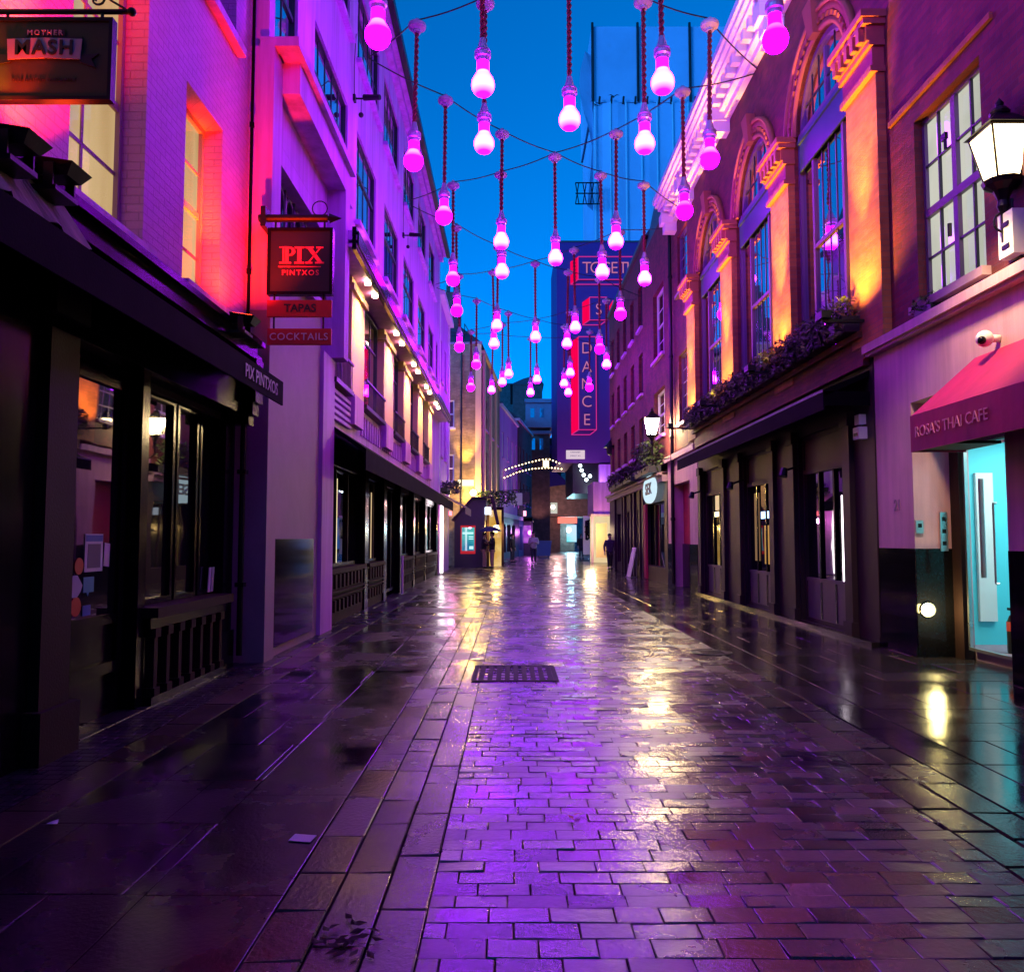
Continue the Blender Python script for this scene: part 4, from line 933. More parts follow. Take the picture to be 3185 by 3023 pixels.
# black shopfront under the arches
b = MB(); b.box(4.88, 4.978, 11.27, 21.9, 3.86, 3.95); b.box(4.82, 4.978, 11.27, 21.9, 4.25, 4.34); b.box(4.90, 4.978, 11.27, 21.9, 3.95, 4.25); part('fascia', b, 'brick_red', t)
b = MB(); b.hexa([(RX - .01, 11.3, 3.72), (4.36, 11.3, 3.44), (4.36, 21.4, 3.44), (RX - .01, 21.4, 3.72), (RX - .01, 11.3, 3.8), (4.33, 11.3, 3.52), (4.33, 21.4, 3.52), (RX - .01, 21.4, 3.8)]); aw = part('awning', b, 'blackcloth', t)
b = MB(); b.box(4.325, 4.345, 11.3, 21.4, 3.24, 3.515); b.box(4.345, 4.98, 11.3, 11.32, 3.3, 3.5); part('valance', b, 'blackcloth', aw)
b = MB(); b.box(4.318, 4.324, 11.3, 21.4, 3.49, 3.525); part('edge_piping', b, 'mullion', aw)
sb = [(12.2, 14.2), (15.7, 17.6), (19.3, 21.3)]
b = MB(); b.wall_x(RX - .02, RX + .5, 11.205, 21.9, 0, 4.115, [(a, c, .06, 3.2) for a, c in sb]); part('shopfront', b, 'greywood', t)
for (a, c) in sb:
    for yy in (a - .32, c + .06): b = MB(); b.box(4.90, 4.98, yy, yy + .26, .0, 3.3); b.box(4.87, 4.98, yy - .02, yy + .28, 0, .25); b.box(4.87, 4.98, yy - .02, yy + .28, 3.1, 3.3); part('pilaster', b, 'greywood', t)
    xg = RX + .10
    b = MB(); b.frame_x(xg - .05, xg + .04, a, c, .06, 3.2, .07); b.box(xg - .06, xg + .04, a + .07, c - .07, 2.55, 2.63)
    wf = part('shop_window', b, 'greywood', t)
    b = MB(); b.box(xg - .030, xg + .04, a + .07, c - .07, .13, .74); b.box(xg - .045, xg + .04, a + .07, c - .07, .74, .80); part('kick_panel', b, 'kick', wf)
    b = MB(); w3 = (c - a - .14) / 3
    for k in (1, 2): b.box(xg - .040, xg + .04, a + .07 + k * w3 - .03, a + .07 + k * w3 + .03, .14, 2.55)
    part('mullion', b, 'black', wf)
    b = MB(); b.box(xg - .03, xg + .02, a + .07, c - .07, 2.63, 3.13); part('transom_panel', b, 'greywood', wf)
    b = MB(); b.poly([(xg, a, .78), (xg, c, .78), (xg, c, 2.56), (xg, a, 2.56)]); part('pane', b, 'glass_shop', wf)
    b = MB(); b.tube((4.98, c - .1, 2.72), (4.62, c - .35, 2.60), .02); b.tube((4.62, c - .35, 2.64), (4.58, c - .38, 2.50), .05, .075); part('spot_lamp', b, 'iron', wf)
# things shining inside the shop windows
for (y0, y1, z0, z1, col, s, nm) in ((12.60, 12.66, .8, 2.12, (1, .86, .95), 4, 'inner_tube_light'), (12.36, 12.41, .84, 2.10, (1, .86, .95), 4, 'inner_tube_light'), (12.44, 12.58, 1.72, 2.0, (1, .86, .95), 1.4, 'inner_poster'),
        (15.85, 16.75, 1.86, 2.0, (.35, .55, 1), 4.0, 'inner_blue_sign'), (16.0, 16.55, .95, 1.72, (.95, .50, .14), .5, 'inner_glow'), (16.9, 17.2, 1.0, 2.4, (.9, .5, .25), .25, 'inner_glow'), (19.5, 20.5, 2.16, 2.52, (1, .72, .42), .8, 'inner_glow'), (20.2, 20.7, 2.0, 2.12, (1, .8, .5), 3, 'inner_lamp')):
    b = MB(); b.box(RX + .085, RX + .096, y0, y1, z0, z1); part(nm, b, emis(nm.replace('_', ' '), col, s), t)
# number box and small blocks on the shop pier
t2 = thing('alarm_box', 'small white alarm box under the black awning beside the pink entrance', 'alarm box', (4.9, 11.5, 2.9))
b = MB(); b.box(4.86, 4.98, 11.42, 11.62, 2.85, 3.02); b.box(4.88, 4.98, 11.45, 11.60, 3.06, 3.2); part('case', b, 'plastic_white', t2)
b = MB(); b.box(4.85, 4.861, 11.46, 11.58, 2.9, 2.94); part('grille', b, 'iron', t2)

# amber uplights at the pilasters
labs = ['amber uplight at the foot of the pilaster next to the cafe grid window', 'amber uplight at the foot of the second lit pilaster from the cafe', 'amber uplight at the foot of the third lit pilaster from the cafe', 'amber uplight at the foot of the farthest lit pilaster']
for i, yc in enumerate(PC):
    t2 = thing('uplight', labs[i], 'uplight', (4.29, yc, 4.6), 0, 'amber uplights on the pilasters')
    b = MB(); b.box(4.22, 4.36, yc - .12, yc + .12, 4.46, 4.56); b.box(4.26, 4.84, yc - .03, yc + .03, 4.42, 4.46); hs = part('housing', b, 'iron', t2)
    b = MB(); b.poly([(4.23, yc - .1, 4.563), (4.35, yc - .1, 4.563), (4.35, yc + .1, 4.563), (4.23, yc + .1, 4.563)]); part('lens', b, 'amber_led', hs)
    lamp('SPOT', 'uplight_beam', (4.29, yc, 4.60), (1, .38, .03), 5200, t2, (4.84, yc, 8.0), .04, 34, 1.0)
    lamp('SPOT', 'uplight_wash', (4.29, yc, 4.60), (1, .38, .02), 620, t2, (4.86, yc, 6.2), .04, 135, 1.0)

# window boxes
rp = random.Random(11)
t0 = None; k = 0; y = 11.25
nb = 12; bw = (21.7 - 11.25) / nb
for k in range(nb):
    y = 11.25 + k * bw
    lb = ('straggling dark window box under the arches, %s' % ('nearest to the cafe', 'second from the cafe', 'third from the cafe', 'fourth from the cafe', 'fifth from the cafe', 'sixth from the cafe', 'sixth from far end', 'fifth from far end', 'fourth from far end', 'third from far end', 'second from far end', 'at the far end')[k])
    t2 = thing('window_box', lb, 'planter', (4.7, y, 4.35), 0, 'window boxes under the arches')
    b = MB(); b.hexa([(4.66, y + .06, 4.345), (4.86, y + .06, 4.345), (4.86, y + bw - .06, 4.345), (4.66, y + bw - .06, 4.345), (4.60, y + .03, 4.56), (4.86, y + .03, 4.56), (4.86, y + bw - .03, 4.56), (4.60, y + bw - .03, 4.56)]); bx = part('box', b, 'darkframe', t2)
    b = MB(); b.box(4.585, 4.60, y + .25, y + .45, 4.36, 4.5); part('tag', b, 'mullion', bx)
    b = MB(); leaves(b, 4.55, 4.86, y + .02, y + bw - .02, 4.50, 4.86, 330, .05, 0, rp); leaves(b, 4.52, 4.62, y + .05, y + bw - .05, 4.28, 4.6, 120, .045, 0, rp)
    part('foliage', b, 'leaf', t2)
t2 = thing('sill_plant', 'small tuft of trailing plant on the ledge below the grid window', 'plant', (4.9, 9.6, 4.12))
b = MB(); b.box(4.88, 4.98, 9.4, 9.8, 4.118, 4.2); part('trough', b, 'darkframe', t2)
b = MB(); leaves(b, 4.85, 4.98, 9.35, 9.9, 4.15, 4.34, 120, .04, 0, rp); part('foliage', b, 'leaf', t2)

# ================================================================ RIGHT: pink entrance, narrow house, terrace
t = thing('narrow_house', 'narrow dark brick house with a white framed window and a pink stone doorway', 'house', (5, 27, 0))
hl = [(26.6, 28.6, 7.6, 10.0), (26.6, 28.6, 4.9, 6.5)]
b = MB(); b.wall_x(RX, RX + .4, 25.02, 30.2, 3.9, 12.2, hl); part('wall', b, 'brick_red', t)
b = MB(); b.box(5.42, 12, 25.02, 30.18, 0, 12.1); part('core', b, 'brick_dark', t)
for h in hl: sash_x(t, RX, *h, 2, 4, 'whiteframe', 'glass_far', 1, True, .14, .09, .03, .5)
b = MB(); b.hexa([(5.0, 25.0, 12.2), (12, 25.0, 12.2), (12, 30.2, 12.2), (5.0, 30.2, 12.2), (5.5, 25.0, 14.6), (12, 25.0, 14.6), (12, 30.2, 14.6), (5.5, 30.2, 14.6)]); part('mansard_roof', b, 'slate', t)
b = MB(); b.wall_x(RX - .03, RX + .3, 21.95, 26.1, 0, 3.85, [(22.9, 25.1, -.01, 3.1)]); b.box(4.86, 5.3, 21.95, 26.15, 3.85, 4.02); pt = part('doorway', b, 'stone', t)
b = MB(); b.box(5.25, 5.29, 22.9, 25.1, 0, 3.1); part('door', b, 'red_fab', t)
for q in ((4.95, 4.968, 21.96, 22.89, 0, 1.3), (4.95, 4.968, 25.11, 26.09, 0, 1.3), (5.2, 5.248, 22.92, 25.08, 0, 1.3)): b = MB(); b.box(*q); part('granite_base', b, 'granite', t)
for (y0, y1) in ((28.9, 29.05),):
    lamp('SPOT', 'house_uplight', (4.75, 29.6, 4.3), (1, .55, .2), 60, t, (4.98, 29.6, 7.5), .03, 40, .8)
b = MB(); b.box(4.7, 4.82, 29.5, 29.7, 4.1, 4.22); part('uplight_fitting', b, 'iron', t)

t = thing('brick_terrace', 'long brick terrace with three rows of small windows and pale sills beside the neon banner', 'house', (5, 35, 0))
hl = []
for z0, z1 in ((9.6, 11.3), (7.0, 8.6), (4.7, 6.1)):
    for y0 in (31.0, 33.2, 35.4, 37.6, 39.8): hl.append((y0, y0 + 1.0, z0, z1))
b = MB(); b.wall_x(RX, RX + .4, 30.22, 41.5, 3.6, 12.7, hl); part('wall', b, 'brick_red', t)
b = MB(); b.box(5.42, 12, 30.22, 41.48, 0, 12.6); part('core', b, 'brick_dark', t)
for h in hl: sash_x(t, RX, *h, 2, 2, 'darkframe', 'glass_far', 1, True, .12, .05, .03)
b = MB(); b.box(4.88, RX, 30.22, 41.5, 12.7, 12.85); b.hexa([(5, 30.2, 12.85), (9, 30.2, 12.85), (9, 41.5, 12.85), (5, 41.5, 12.85), (6.3, 30.2, 14.6), (9, 30.2, 14.6), (9, 41.5, 14.6), (6.3, 41.5, 14.6)]); part('roof', b, 'slate', t)
b = MB(); b.box(4.80, RX, 26.2, 41.5, 3.3, 3.6); b.box(4.70, RX, 26.2, 41.5, 3.5, 3.58); part('shop_cornice', b, 'greystone', t)
b = MB(); b.wall_x(RX - .05, RX + .4, 26.15, 41.5, 0, 3.3, [(26.6, 30.2, .5, 2.7), (30.8, 32.4, .4, 2.6), (33.0, 35.2, .4, 2.6), (36, 38.5, .4, 2.6)]); part('shopfront', b, 'greywood', t)
for (a, c) in ((26.6, 30.2), (30.8, 32.4), (33.0, 35.2), (36, 38.5)):
    b = MB(); b.frame_x(5.1, 5.16, a, c, .4, 2.7, .07); wf = part('shop_window', b, 'black', t)
    b = MB(); b.poly([(5.13, a, .4), (5.13, c, .4), (5.13, c, 2.7), (5.13, a, 2.7)]); part('pane', b, 'glass_shop', wf)
    b = MB(); b.grid_bars(5.105, 5.15, a, c, .4, 2.7, 4, 1, .08); part('mullion', b, 'greywood', wf)
for y in (30.4, 31.2, 32.7, 33.6, 35.5, 36.3, 38.8): b = MB(); b.box(4.85, 4.945, y, y + .28, 0, 3.3); part('pilaster', b, 'greywood', t)
b = MB(); b.box(4.86, 4.945, 29.9, 30.35, .02, 2.7); part('red_panel', b, 'red_fab', t)
for y in (32.6, 34.8, 37.0, 39.2):
    lamp('SPOT', 'terrace_uplight', (4.72, y, 4.2), (1, .50, .14), 70, t, (4.99, y, 7.0), .03, 38, .8)
for y in (32.6, 34.8, 37.0, 39.2): b = MB(); b.box(4.66, 4.78, y - .08, y + .08, 4.02, 4.12); part('uplight_fitting', b, 'iron', t)
for i, y in enumerate((26.6, 28.2, 30.6, 33.0, 35.4)):
    lb = ('far window box of bushy plants beside the distant lantern', 'window box over the glowing oval shop sign', 'dark window box under the first terrace windows', 'dark window box under the middle terrace windows', 'farthest dark window box on the right terrace')[i]
    t2 = thing('window_box', lb, 'planter', (4.6, y, 3.62), 0, 'window boxes on the far right terrace')
    b = MB(); b.box(4.45, 4.85, y, y + 1.5 + (i > 1) * .7, 3.61, 3.84); part('box', b, 'darkframe', t2)
    b = MB(); leaves(b, 4.35, 4.9, y - .05, y + 1.55 + (i > 1) * .7, 3.7, 4.25 if i > 1 else 4.7, 420, .08, 0, rp); part('foliage', b, 'leaf', t2)
t2 = thing('shop_sign', 'bright white oval shop sign lit on the far right shopfront', 'sign', (4.7, 28.3, 3.0))
b = MB(); b.prism([(28.3 + 1.25 * math.cos(k * .3142), 3.15 + .48 * math.sin(k * .3142)) for k in range(20)], 'x', 4.72, 4.8); bd = part('panel', b, emis('lit sign face', (.66, .88, 1), 1.0), t2)
tx = text_mb('SEK', .55, .02, .01); place(tx, (4.71, 28.3, 3.15), R_(-90), 1.4, 1); part('lettering', tx, 'bluepaint', bd)
b = MB(); 
for y in (27.3, 28.0, 28.7): b.tube((4.9, y, 3.75), (4.55, y, 3.78), .02); b.tube((4.55, y, 3.80), (4.52, y, 3.72), .05, .07)
part('lamp_arm', b, 'iron', t2)
t2 = thing('leaning_board', 'blank white board leaning against the far right shopfront', 'board', (4.6, 31.2, 0))
b = MB(); b.hexa([(4.42, 31.0, 0.01), (4.46, 31.0, 0.01), (4.46, 31.85, 0.01), (4.42, 31.85, 0.01), (4.66, 31.0, 1.12), (4.70, 31.0, 1.12), (4.70, 31.85, 1.12), (4.66, 31.85, 1.12)]); part('panel', b, 'sign_white', t2)
b = MB(); b.path([(4.44, 31.1, .02), (4.7, 31.1, .02), (4.68, 31.1, .9)], .015); part('stand', b, 'steel', t2)

# ================================================================ FAR END OF THE STREET
F_, CX_, CY_, TH_ = 1583., 988.5, 938., R_(3.69)
def at(px_, py_, Y):
    """point at distance Y seen at (px, py) of the survey picture"""
    u, v = (px_ - CX_) / F_, (CY_ - py_) / F_
    d = (u, math.cos(TH_) - v * math.sin(TH_), math.sin(TH_) + v * math.cos(TH_)); k = Y / d[1]
    return (d[0] * k, Y, 1.45 + d[2] * k)
def fbox(b, x0, y0, x1, y1, Y, depth, front=0.0):
    p, q = at(x0, y1, Y), at(x1, y0, Y)
    b.box(p[0], q[0], Y - front, Y - front + depth, p[2], q[2]); return b

# left: narrow blue house next to the white building
t = thing('narrow_house', 'narrow pale blue house with white edge strips past the white building', 'house', (-3.1, 36, 0))
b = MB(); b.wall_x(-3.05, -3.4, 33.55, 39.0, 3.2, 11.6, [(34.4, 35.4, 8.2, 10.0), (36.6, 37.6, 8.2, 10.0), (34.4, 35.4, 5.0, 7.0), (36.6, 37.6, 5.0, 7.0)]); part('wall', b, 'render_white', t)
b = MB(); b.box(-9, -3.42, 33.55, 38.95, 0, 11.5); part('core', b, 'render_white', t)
for z0, z1 in ((8.2, 10), (5, 7)):
    for y0 in (34.4, 36.6): sash_x(t, -3.05, y0, y0 + 1, z0, z1, 2, 3, 'whiteframe', 'glass_far', -1, True, .12, .07, .03)
for q in ((-3.05, -2.98, 33.55, 33.95, 3.3, 11.6), (-3.05, -2.98, 38.5, 39, 3.3, 11.6)): b = MB(); b.box(*q); part('quoin', b, 'whiteframe', t)
b = MB(); b.box(-3.2, -2.8, 33.55, 39, 11.6, 11.8); part('eaves', b, 'whiteframe', t)
b = MB(); b.box(-3.4, -3.0, 33.55, 39, 0, 3.2); part('shopfront', b, 'render_white', t)
b = MB(); b.hexa([(-3.05, 34.2, 3.35), (-1.95, 34.2, 2.75), (-1.95, 38.5, 2.75), (-3.05, 38.5, 3.35), (-3.05, 34.2, 3.42), (-1.92, 34.2, 2.82), (-1.92, 38.5, 2.82), (-3.05, 38.5, 3.42)]); b.box(-1.945, -1.92, 34.2, 38.5, 2.5, 2.82); part('awning', b, 'grey_fab', t)
lamp('POINT', 'shop_lamp', (-2.55, 34.2, 2.2), (1, .35, .75), 50, t, size=.1)
b = MB(); b.box(-2.62, -2.50, 34.1, 34.2, 2.42, 2.6); part('red_lamp', b, emis('red shop lamp', (1, .12, .16), 5), t)
b = MB(); leaves(b, -3.0, -2.3, 34.3, 36.5, 3.4, 3.9, 260, .09, 0, rp); b.box(-3.0, -2.7, 34.3, 36.5, 3.43, 3.6); part('box_plants', b, 'leaf', t)

# yellow lit brick corner house
t = thing('corner_house', 'brick corner house washed by yellow light with white sash windows', 'house', (-1.7, 44, 0))
cz = at(928, 654, 44)[2]
b = MB(); b.wall_y(44, 44.4, -7, -1.68, 0, 12.0, [(-3.75, -3.12, 10.4 - k * 2.95, 11.9 - k * 2.95 + .0) for k in (1, 2)] + [(-2.2, -1.9, .2, 2.4)]); part('gable_wall', b, 'brick_yellow', t)
for k in (1, 2):
    f = MB(); f.frame_y(44.08, 44.16, -3.75, -3.12, 10.4 - k * 2.95, 11.9 - k * 2.95, .07); f.box(-3.68, -3.19, 44.1, 44.15, 11.1 - k * 2.95, 11.17 - k * 2.95); wf = part('window', f, 'whiteframe', t)
    f = MB(); z0 = 10.4 - k * 2.95; f.poly([(-3.75, 44.13, z0), (-3.12, 44.13, z0), (-3.12, 44.13, z0 + 1.5), (-3.75, 44.13, z0 + 1.5)]); part('pane', f, 'glass_far', wf)
    f = MB(); f.box(-3.85, -3.05, 43.9, 44.1, z0 - .12, z0 - .002); part('sill', f, 'whiteframe', wf)
b = MB(); b.box(-7, -2.3, 43.96, 44.0, 12.0, 12.12); b.box(-2.25, -1.62, 43.9, 44.0, 12.0, 12.14); part('parapet', b, 'greystone', t)
b = MB(); b.box(-1.98, -1.66, 43.94, 44.0, 0, 12.0); part('corner_quoin', b, 'cream', t)
b = MB(); b.tube((-2.72, 43.92, 2), (-2.72, 43.92, 11.5), .04); part('drainpipe', b, 'iron', t)
b = MB(); fbox(b, 884, 926, 915, 938, 43.95, .1); part('name_board', b, emis('lit name board', (1, .85, .5), 2.0), t)
lamp('SPOT', 'gable_uplight', (-2.5, 43.4, 4.7), (1, .60, .08), 1500, t, (-2.5, 44.05, 7.5), .05, 50, .8)
lamp('POINT', 'gable_lamp', (-2.1, 42.9, 3.9), (1, .64, .14), 420, t, size=.12)
b = MB(); b.ball(at(913.5, 951, 43.6), .17); b.tube((at(913.5, 951, 43.6)[0], 43.6, at(913.5, 951, 43.6)[2]), (at(913.5, 951, 43.6)[0], 44, at(913.5, 951, 43.6)[2] + .1), .03); part('globe_lamp', b, emis('globe lamp', (1, .82, .45), 14), t)
b = MB(); b.hexa([(-7, 44, 12.12), (-1.65, 44, 12.12), (-.9, 56, 12.12), (-7, 56, 12.12), (-7, 46, 14), (-3.6, 46, 14), (-3.2, 55, 14), (-7, 55, 14)]); part('roof', b, 'slate', t)
b = MB(); b.box(-3.9, -2.9, 45, 46.2, 12.6, 15.2); b.box(-3.3, -3.1, 45.4, 45.6, 15.2, 15.7); b.box(-3.7, -3.5, 45.4, 45.6, 15.2, 15.7); part('chimney', b, 'brick_dark', t)
b = MB()
for i in range(8): x = -2.6 + i * .12; b.tube((x, 44.3 + i * 1.2, 12.1), (x, 44.3 + i * 1.2, 13.2), .02, n=5)
b.tube((-2.6, 44.3, 13.2), (-1.75, 52.7, 13.2), .025, n=5); b.tube((-2.6, 44.3, 12.7), (-1.75, 52.7, 12.7), .025, n=5); part('roof_rail', b, 'iron', t)

# houses receding along the bend, built in their own axes: street face at x=0, running along +y
def bend_house(name, label, p, q, h, wall, zs, ww, gap, frame='whiteframe', glass='glass_far', shop='greywood', lights=(), pil=None):
    L = math.hypot(q[0] - p[0], q[1] - p[1]); rz = -math.atan2(q[0] - p[0], q[1] - p[1])
    t = thing(name, label, 'house', (p[0], p[1], 0), rz, None, True)
    hl = []; y = gap * .6
    while y + ww < L - .3:
        for z0, z1 in zs: hl.append((y, y + ww, z0, z1))
        y += ww + gap
    b = MB(); b.wall_x(0, -.4, .02, L - .02, 3.3, h, hl); part('wall', b, wall, t)
    b = MB(); b.box(-6, -.42, .05, L - .05, 0, h - .05); part('core', b, wall, t)
    for w in hl: sash_x(t, 0, *w, 2, 2, frame, glass, -1, True, .1, .08, .04)
    b = MB(); b.box(-.3, .15, 0, L, h, h + .2); b.box(-.3, .10, 0, L, 3.0, 3.3); part('cornice', b, frame, t)
    b = MB(); b.wall_x(.03, -.3, 0, L, 0, 3.0, [(.6 + k * 3, 2.8 + k * 3, .5, 2.5) for k in range(int(L / 3.2))]); sf = part('shopfront', b, shop, t)
    b = MB(); b.box(-.3, -.2, .3, L - .3, .5, 2.5); part('shop_pane', b, 'glass_shop', sf)
    b = MB(); b.hexa([(-.3, 0, h + .2), (.1, 0, h + .2), (.1, L, h + .2), (-.3, L, h + .2), (-3, .5, h + 2.2), (-2.5, .5, h + 2.2), (-2.5, L - .5, h + 2.2), (-3, L - .5, h + 2.2)]); part('roof', b, 'slate', t)
    for (y, z, col, e) in lights: lamp('SPOT', 'facade_light', (.35, y, z), col, e, t, (0, y, z + 3), .05, 60, .8)
    if pil:
        for y in pil: b = MB(); b.box(0.003, .12, y, y + .6, 3.3, h); part('pilaster', b, 'cream', t)
    return t
bend_house('bend_house', 'cream pilastered house with warm lit windows after the yellow corner house', (-1.62, 44.5), (-.85, 56), 11.6, 'brick_yellow', ((4.2, 6.4), (7.6, 9.4)), 1.6, 1.9, 'cream', 'glass_far', 'greywood', ((.5, 3.4, (1, .6, .2), 420), (4.5, 3.4, (1, .62, .22), 420), (8, 3.4, (1, .6, .25), 420)), (.1, 4.0, 7.6))
bend_house('bend_house', 'pale grey terraced house with blue dusk light halfway round the bend', (-.80, 56.2), (.45, 67), 10.6, 'render_white', ((4.4, 6.2), (7.2, 9.0)), 1.1, 1.7, 'whiteframe', 'glass_far', 'darkframe', ((3, 3.4, (1, .7, .75), 260), (8.5, 3.4, (1, .6, .7), 260)))
bend_house('bend_house', 'dark purple lit house with small white windows before the corner tower', (.5, 67.2), (1.9, 78), 11.2, 'brick_dark', ((4.4, 6.2), (7.4, 9.2)), 1.0, 1.5, 'whiteframe', 'glass_far', 'bluepaint', ((.3, 3.4, (.6, .1, 1), 500), (5, 3.4, (.8, .2, 1), 160)))

t = thing('corner_tower', 'dark corner tower with heavy stone cornices at the end of the left row', 'tower', (2.6, 80, 0))
p0, p1 = at(1005, 950, 80), at(1062, 772, 80)
b = MB(); b.box(at(990, 0, 80)[0], at(1045, 0, 80)[0], 80, 92, 0, at(0, 742, 80)[2]); b.box(at(1020, 0, 80)[0], at(1058, 0, 80)[0], 79.2, 91, 0, at(0, 822, 79.2)[2]); part('shaft', b, 'brick_dark', t)
b = MB(); b.box(at(1012, 0, 79)[0], at(1066, 0, 79)[0], 78.6, 91.5, at(0, 826, 79)[2], at(0, 812, 79)[2]); b.box(at(1014, 0, 79)[0], at(1062, 0, 79)[0], 78.9, 91.3, at(0, 812, 79)[2], at(0, 778, 79)[2]); b.box(at(1012, 0, 79)[0], at(1066, 0, 79)[0], 78.6, 91.5, at(0, 778, 79)[2], at(0, 771, 79)[2])
b.box(at(1012, 0, 79)[0], at(1062, 0, 79)[0], 78.8, 91.5, at(0, 838, 79)[2], at(0, 832, 79)[2]); part('cornice', b, 'greystone', t)
b = MB(); b.add([at(985, 742, 79.9), at(1050, 742, 79.9), at(1046, 735, 79.9), at(1028, 726, 79.9), at(1010, 731, 79.9)] + [(x, 92, z) for x, y, z in (at(985, 742, 79.9), at(1050, 742, 79.9), at(1046, 735, 79.9), at(1028, 726, 79.9), at(1010, 731, 79.9))], [(0, 1, 2, 3, 4), (0, 5, 6, 1), (1, 6, 7, 2), (2, 7, 8, 3), (3, 8, 9, 4), (4, 9, 5, 0), (9, 8, 7, 6, 5)]); part('roof', b, 'slate', t)
b = MB()
for (x0, y0, x1, y1) in ((1024, 788, 1032, 806), (1042, 788, 1050, 806), (1026, 846, 1033, 868), (1042, 846, 1049, 868)): fbox(b, x0, y0, x1, y1, 78.88 if y0 < 830 else 79.15, .04)
part('window', b, 'glass_far', t)
lamp('SPOT', 'tower_light', (2.2, 77.5, 2.5), (1, .45, .45), 300, t, (2.9, 79.2, 6), .1, 80, .8)

# buildings closing the view
t = thing('bridging_building', 'low brown building crossing the far end with a lit window and shop', 'building', (7, 86, 0))
b = MB(); b.box(at(1040, 0, 88)[0], at(1250, 0, 88)[0], 88, 96, at(0, 997, 88)[2], at(0, 936, 88)[2]); b.box(at(1056, 0, 88)[0], at(1078, 0, 88)[0], 88.3, 96, 0, at(0, 997, 88)[2]); b.box(at(1058, 0, 88)[0], at(1112, 0, 88)[0], 94, 96, 0, at(0, 997, 88)[2]); part('wall', b, 'brick_dark', t)
b = MB(); b.box(at(1056, 0, 92)[0], at(1080, 0, 92)[0], 92, 97, at(0, 940, 92)[2], at(0, 845, 92)[2]); up = part('upper_block', b, 'greywood', t)
b = MB(); fbox(b, 1061, 858, 1068, 876, 91.95, .04); fbox(b, 1071, 858, 1076, 876, 91.95, .04); part('window', b, 'glass_far', up)
b = MB(); fbox(b, 1063, 970, 1076, 991, 87.95, .04); part('lit_window', b, 'pale_win', t)
b = MB(); fbox(b, 1056, 968, 1063, 993, 87.9, .1); part('shutter', b, 'black', t)
b = MB(); fbox(b, 1077, 998, 1114, 1010, 87.8, .12); part('red_fascia', b, emis('red lit fascia', (1, .16, .12), 1.8), t)
b = MB(); fbox(b, 1094, 1013, 1113, 1046, 93.9, .05); part('shop_screen', b, emis_noise('teal shop window', (.08, .75, .75), (.55, .75, .95), 1.3, .5), t)
b = MB(); fbox(b, 1058, 1012, 1073, 1048, 93.9, .06); part('dark_door', b, 'bluepaint', t)
b = MB(); b.hexa([at(1058, 940, 84), at(1100, 934, 84), at(1100, 934, 88), at(1058, 940, 88), at(1061, 910, 84.1), at(1072, 910, 84.1), at(1072, 912, 88), at(1061, 912, 88)]); part('glass_canopy', b, 'glass_sky', t)
lamp('POINT', 'bridge_lamp', (4.6, 84, 5), (1, .55, .5), 700, t, size=.2)
lamp('POINT', 'shop_lamp', (6.6, 92, 2.5), (.4, .85, 1), 900, t, size=.3)

YB = 62.0
t = thing('banner_building', 'tall building wrapped in a blue and purple banner painted with neon letters', 'building', (5, 62, 0))
pL, pT, pB = at(1076, 893, YB), at(1076, 468, YB), at(1300, 893, YB)
b = MB(); b.box(pL[0], pB[0], YB, YB + 9, pL[2], pT[2]); part('wall', b, 'banner', t)
b = MB(); b.box(pL[0] + 1.2, pB[0], YB + .5, YB + 9, 4.9, pL[2] - .003); part('underside', b, 'iron', t)
b = MB(); b.box(pL[0] - .05, pB[0], YB - .05, YB + .25, pT[2], pT[2] + .12); part('coping', b, 'slate', t)
b = MB(); b.box(at(1150, 0, YB)[0], at(1183, 0, YB)[0], YB - .3, YB + 2, at(0, 931, YB)[2], at(0, 897, YB)[2]); part('white_block', b, 'render_white', t)
for (x, y) in ((1120, 899), (1123, 908), (1127, 917), (1139, 919), (1132, 926)):
    b = MB(); b.ball(at(x, y, 61.2), .13, n=10, m=6); part('soffit_lamp', b, emis('cold soffit lamp', (.75, .92, 1), 9), t)
lamp('POINT', 'soffit_light', (6.2, 61.0, 5.2), (.7, .85, 1), 120, t, size=.3)
lamp('SPOT', 'banner_light', (5.5, 55, 3.0), (.75, .03, .9), 2600, t, (5.8, 62, 10), .2, 90, .9)
t2 = thing('street_plaque', 'white street name plaque on the lower banner wall', 'sign', (5, 61.9, 8))
b = MB(); fbox(b, 1093, 869, 1129, 886, YB - .06, .05); pn = part('panel', b, emis('lit plaque', (.80, .62, .74), .9), t2)
c = at(1111, 873, YB - .08)
tx = text_mb('CARNABY', .17, .01, .0, 1.0); place(tx, (c[0], c[1], c[2])); part('lettering', tx, 'mullion', pn)
c = at(1111, 880, YB - .08); tx = text_mb('STREET W1', .16, .01, .0, 1.0); place(tx, (c[0], c[1], c[2])); part('lettering', tx, 'mullion', pn)

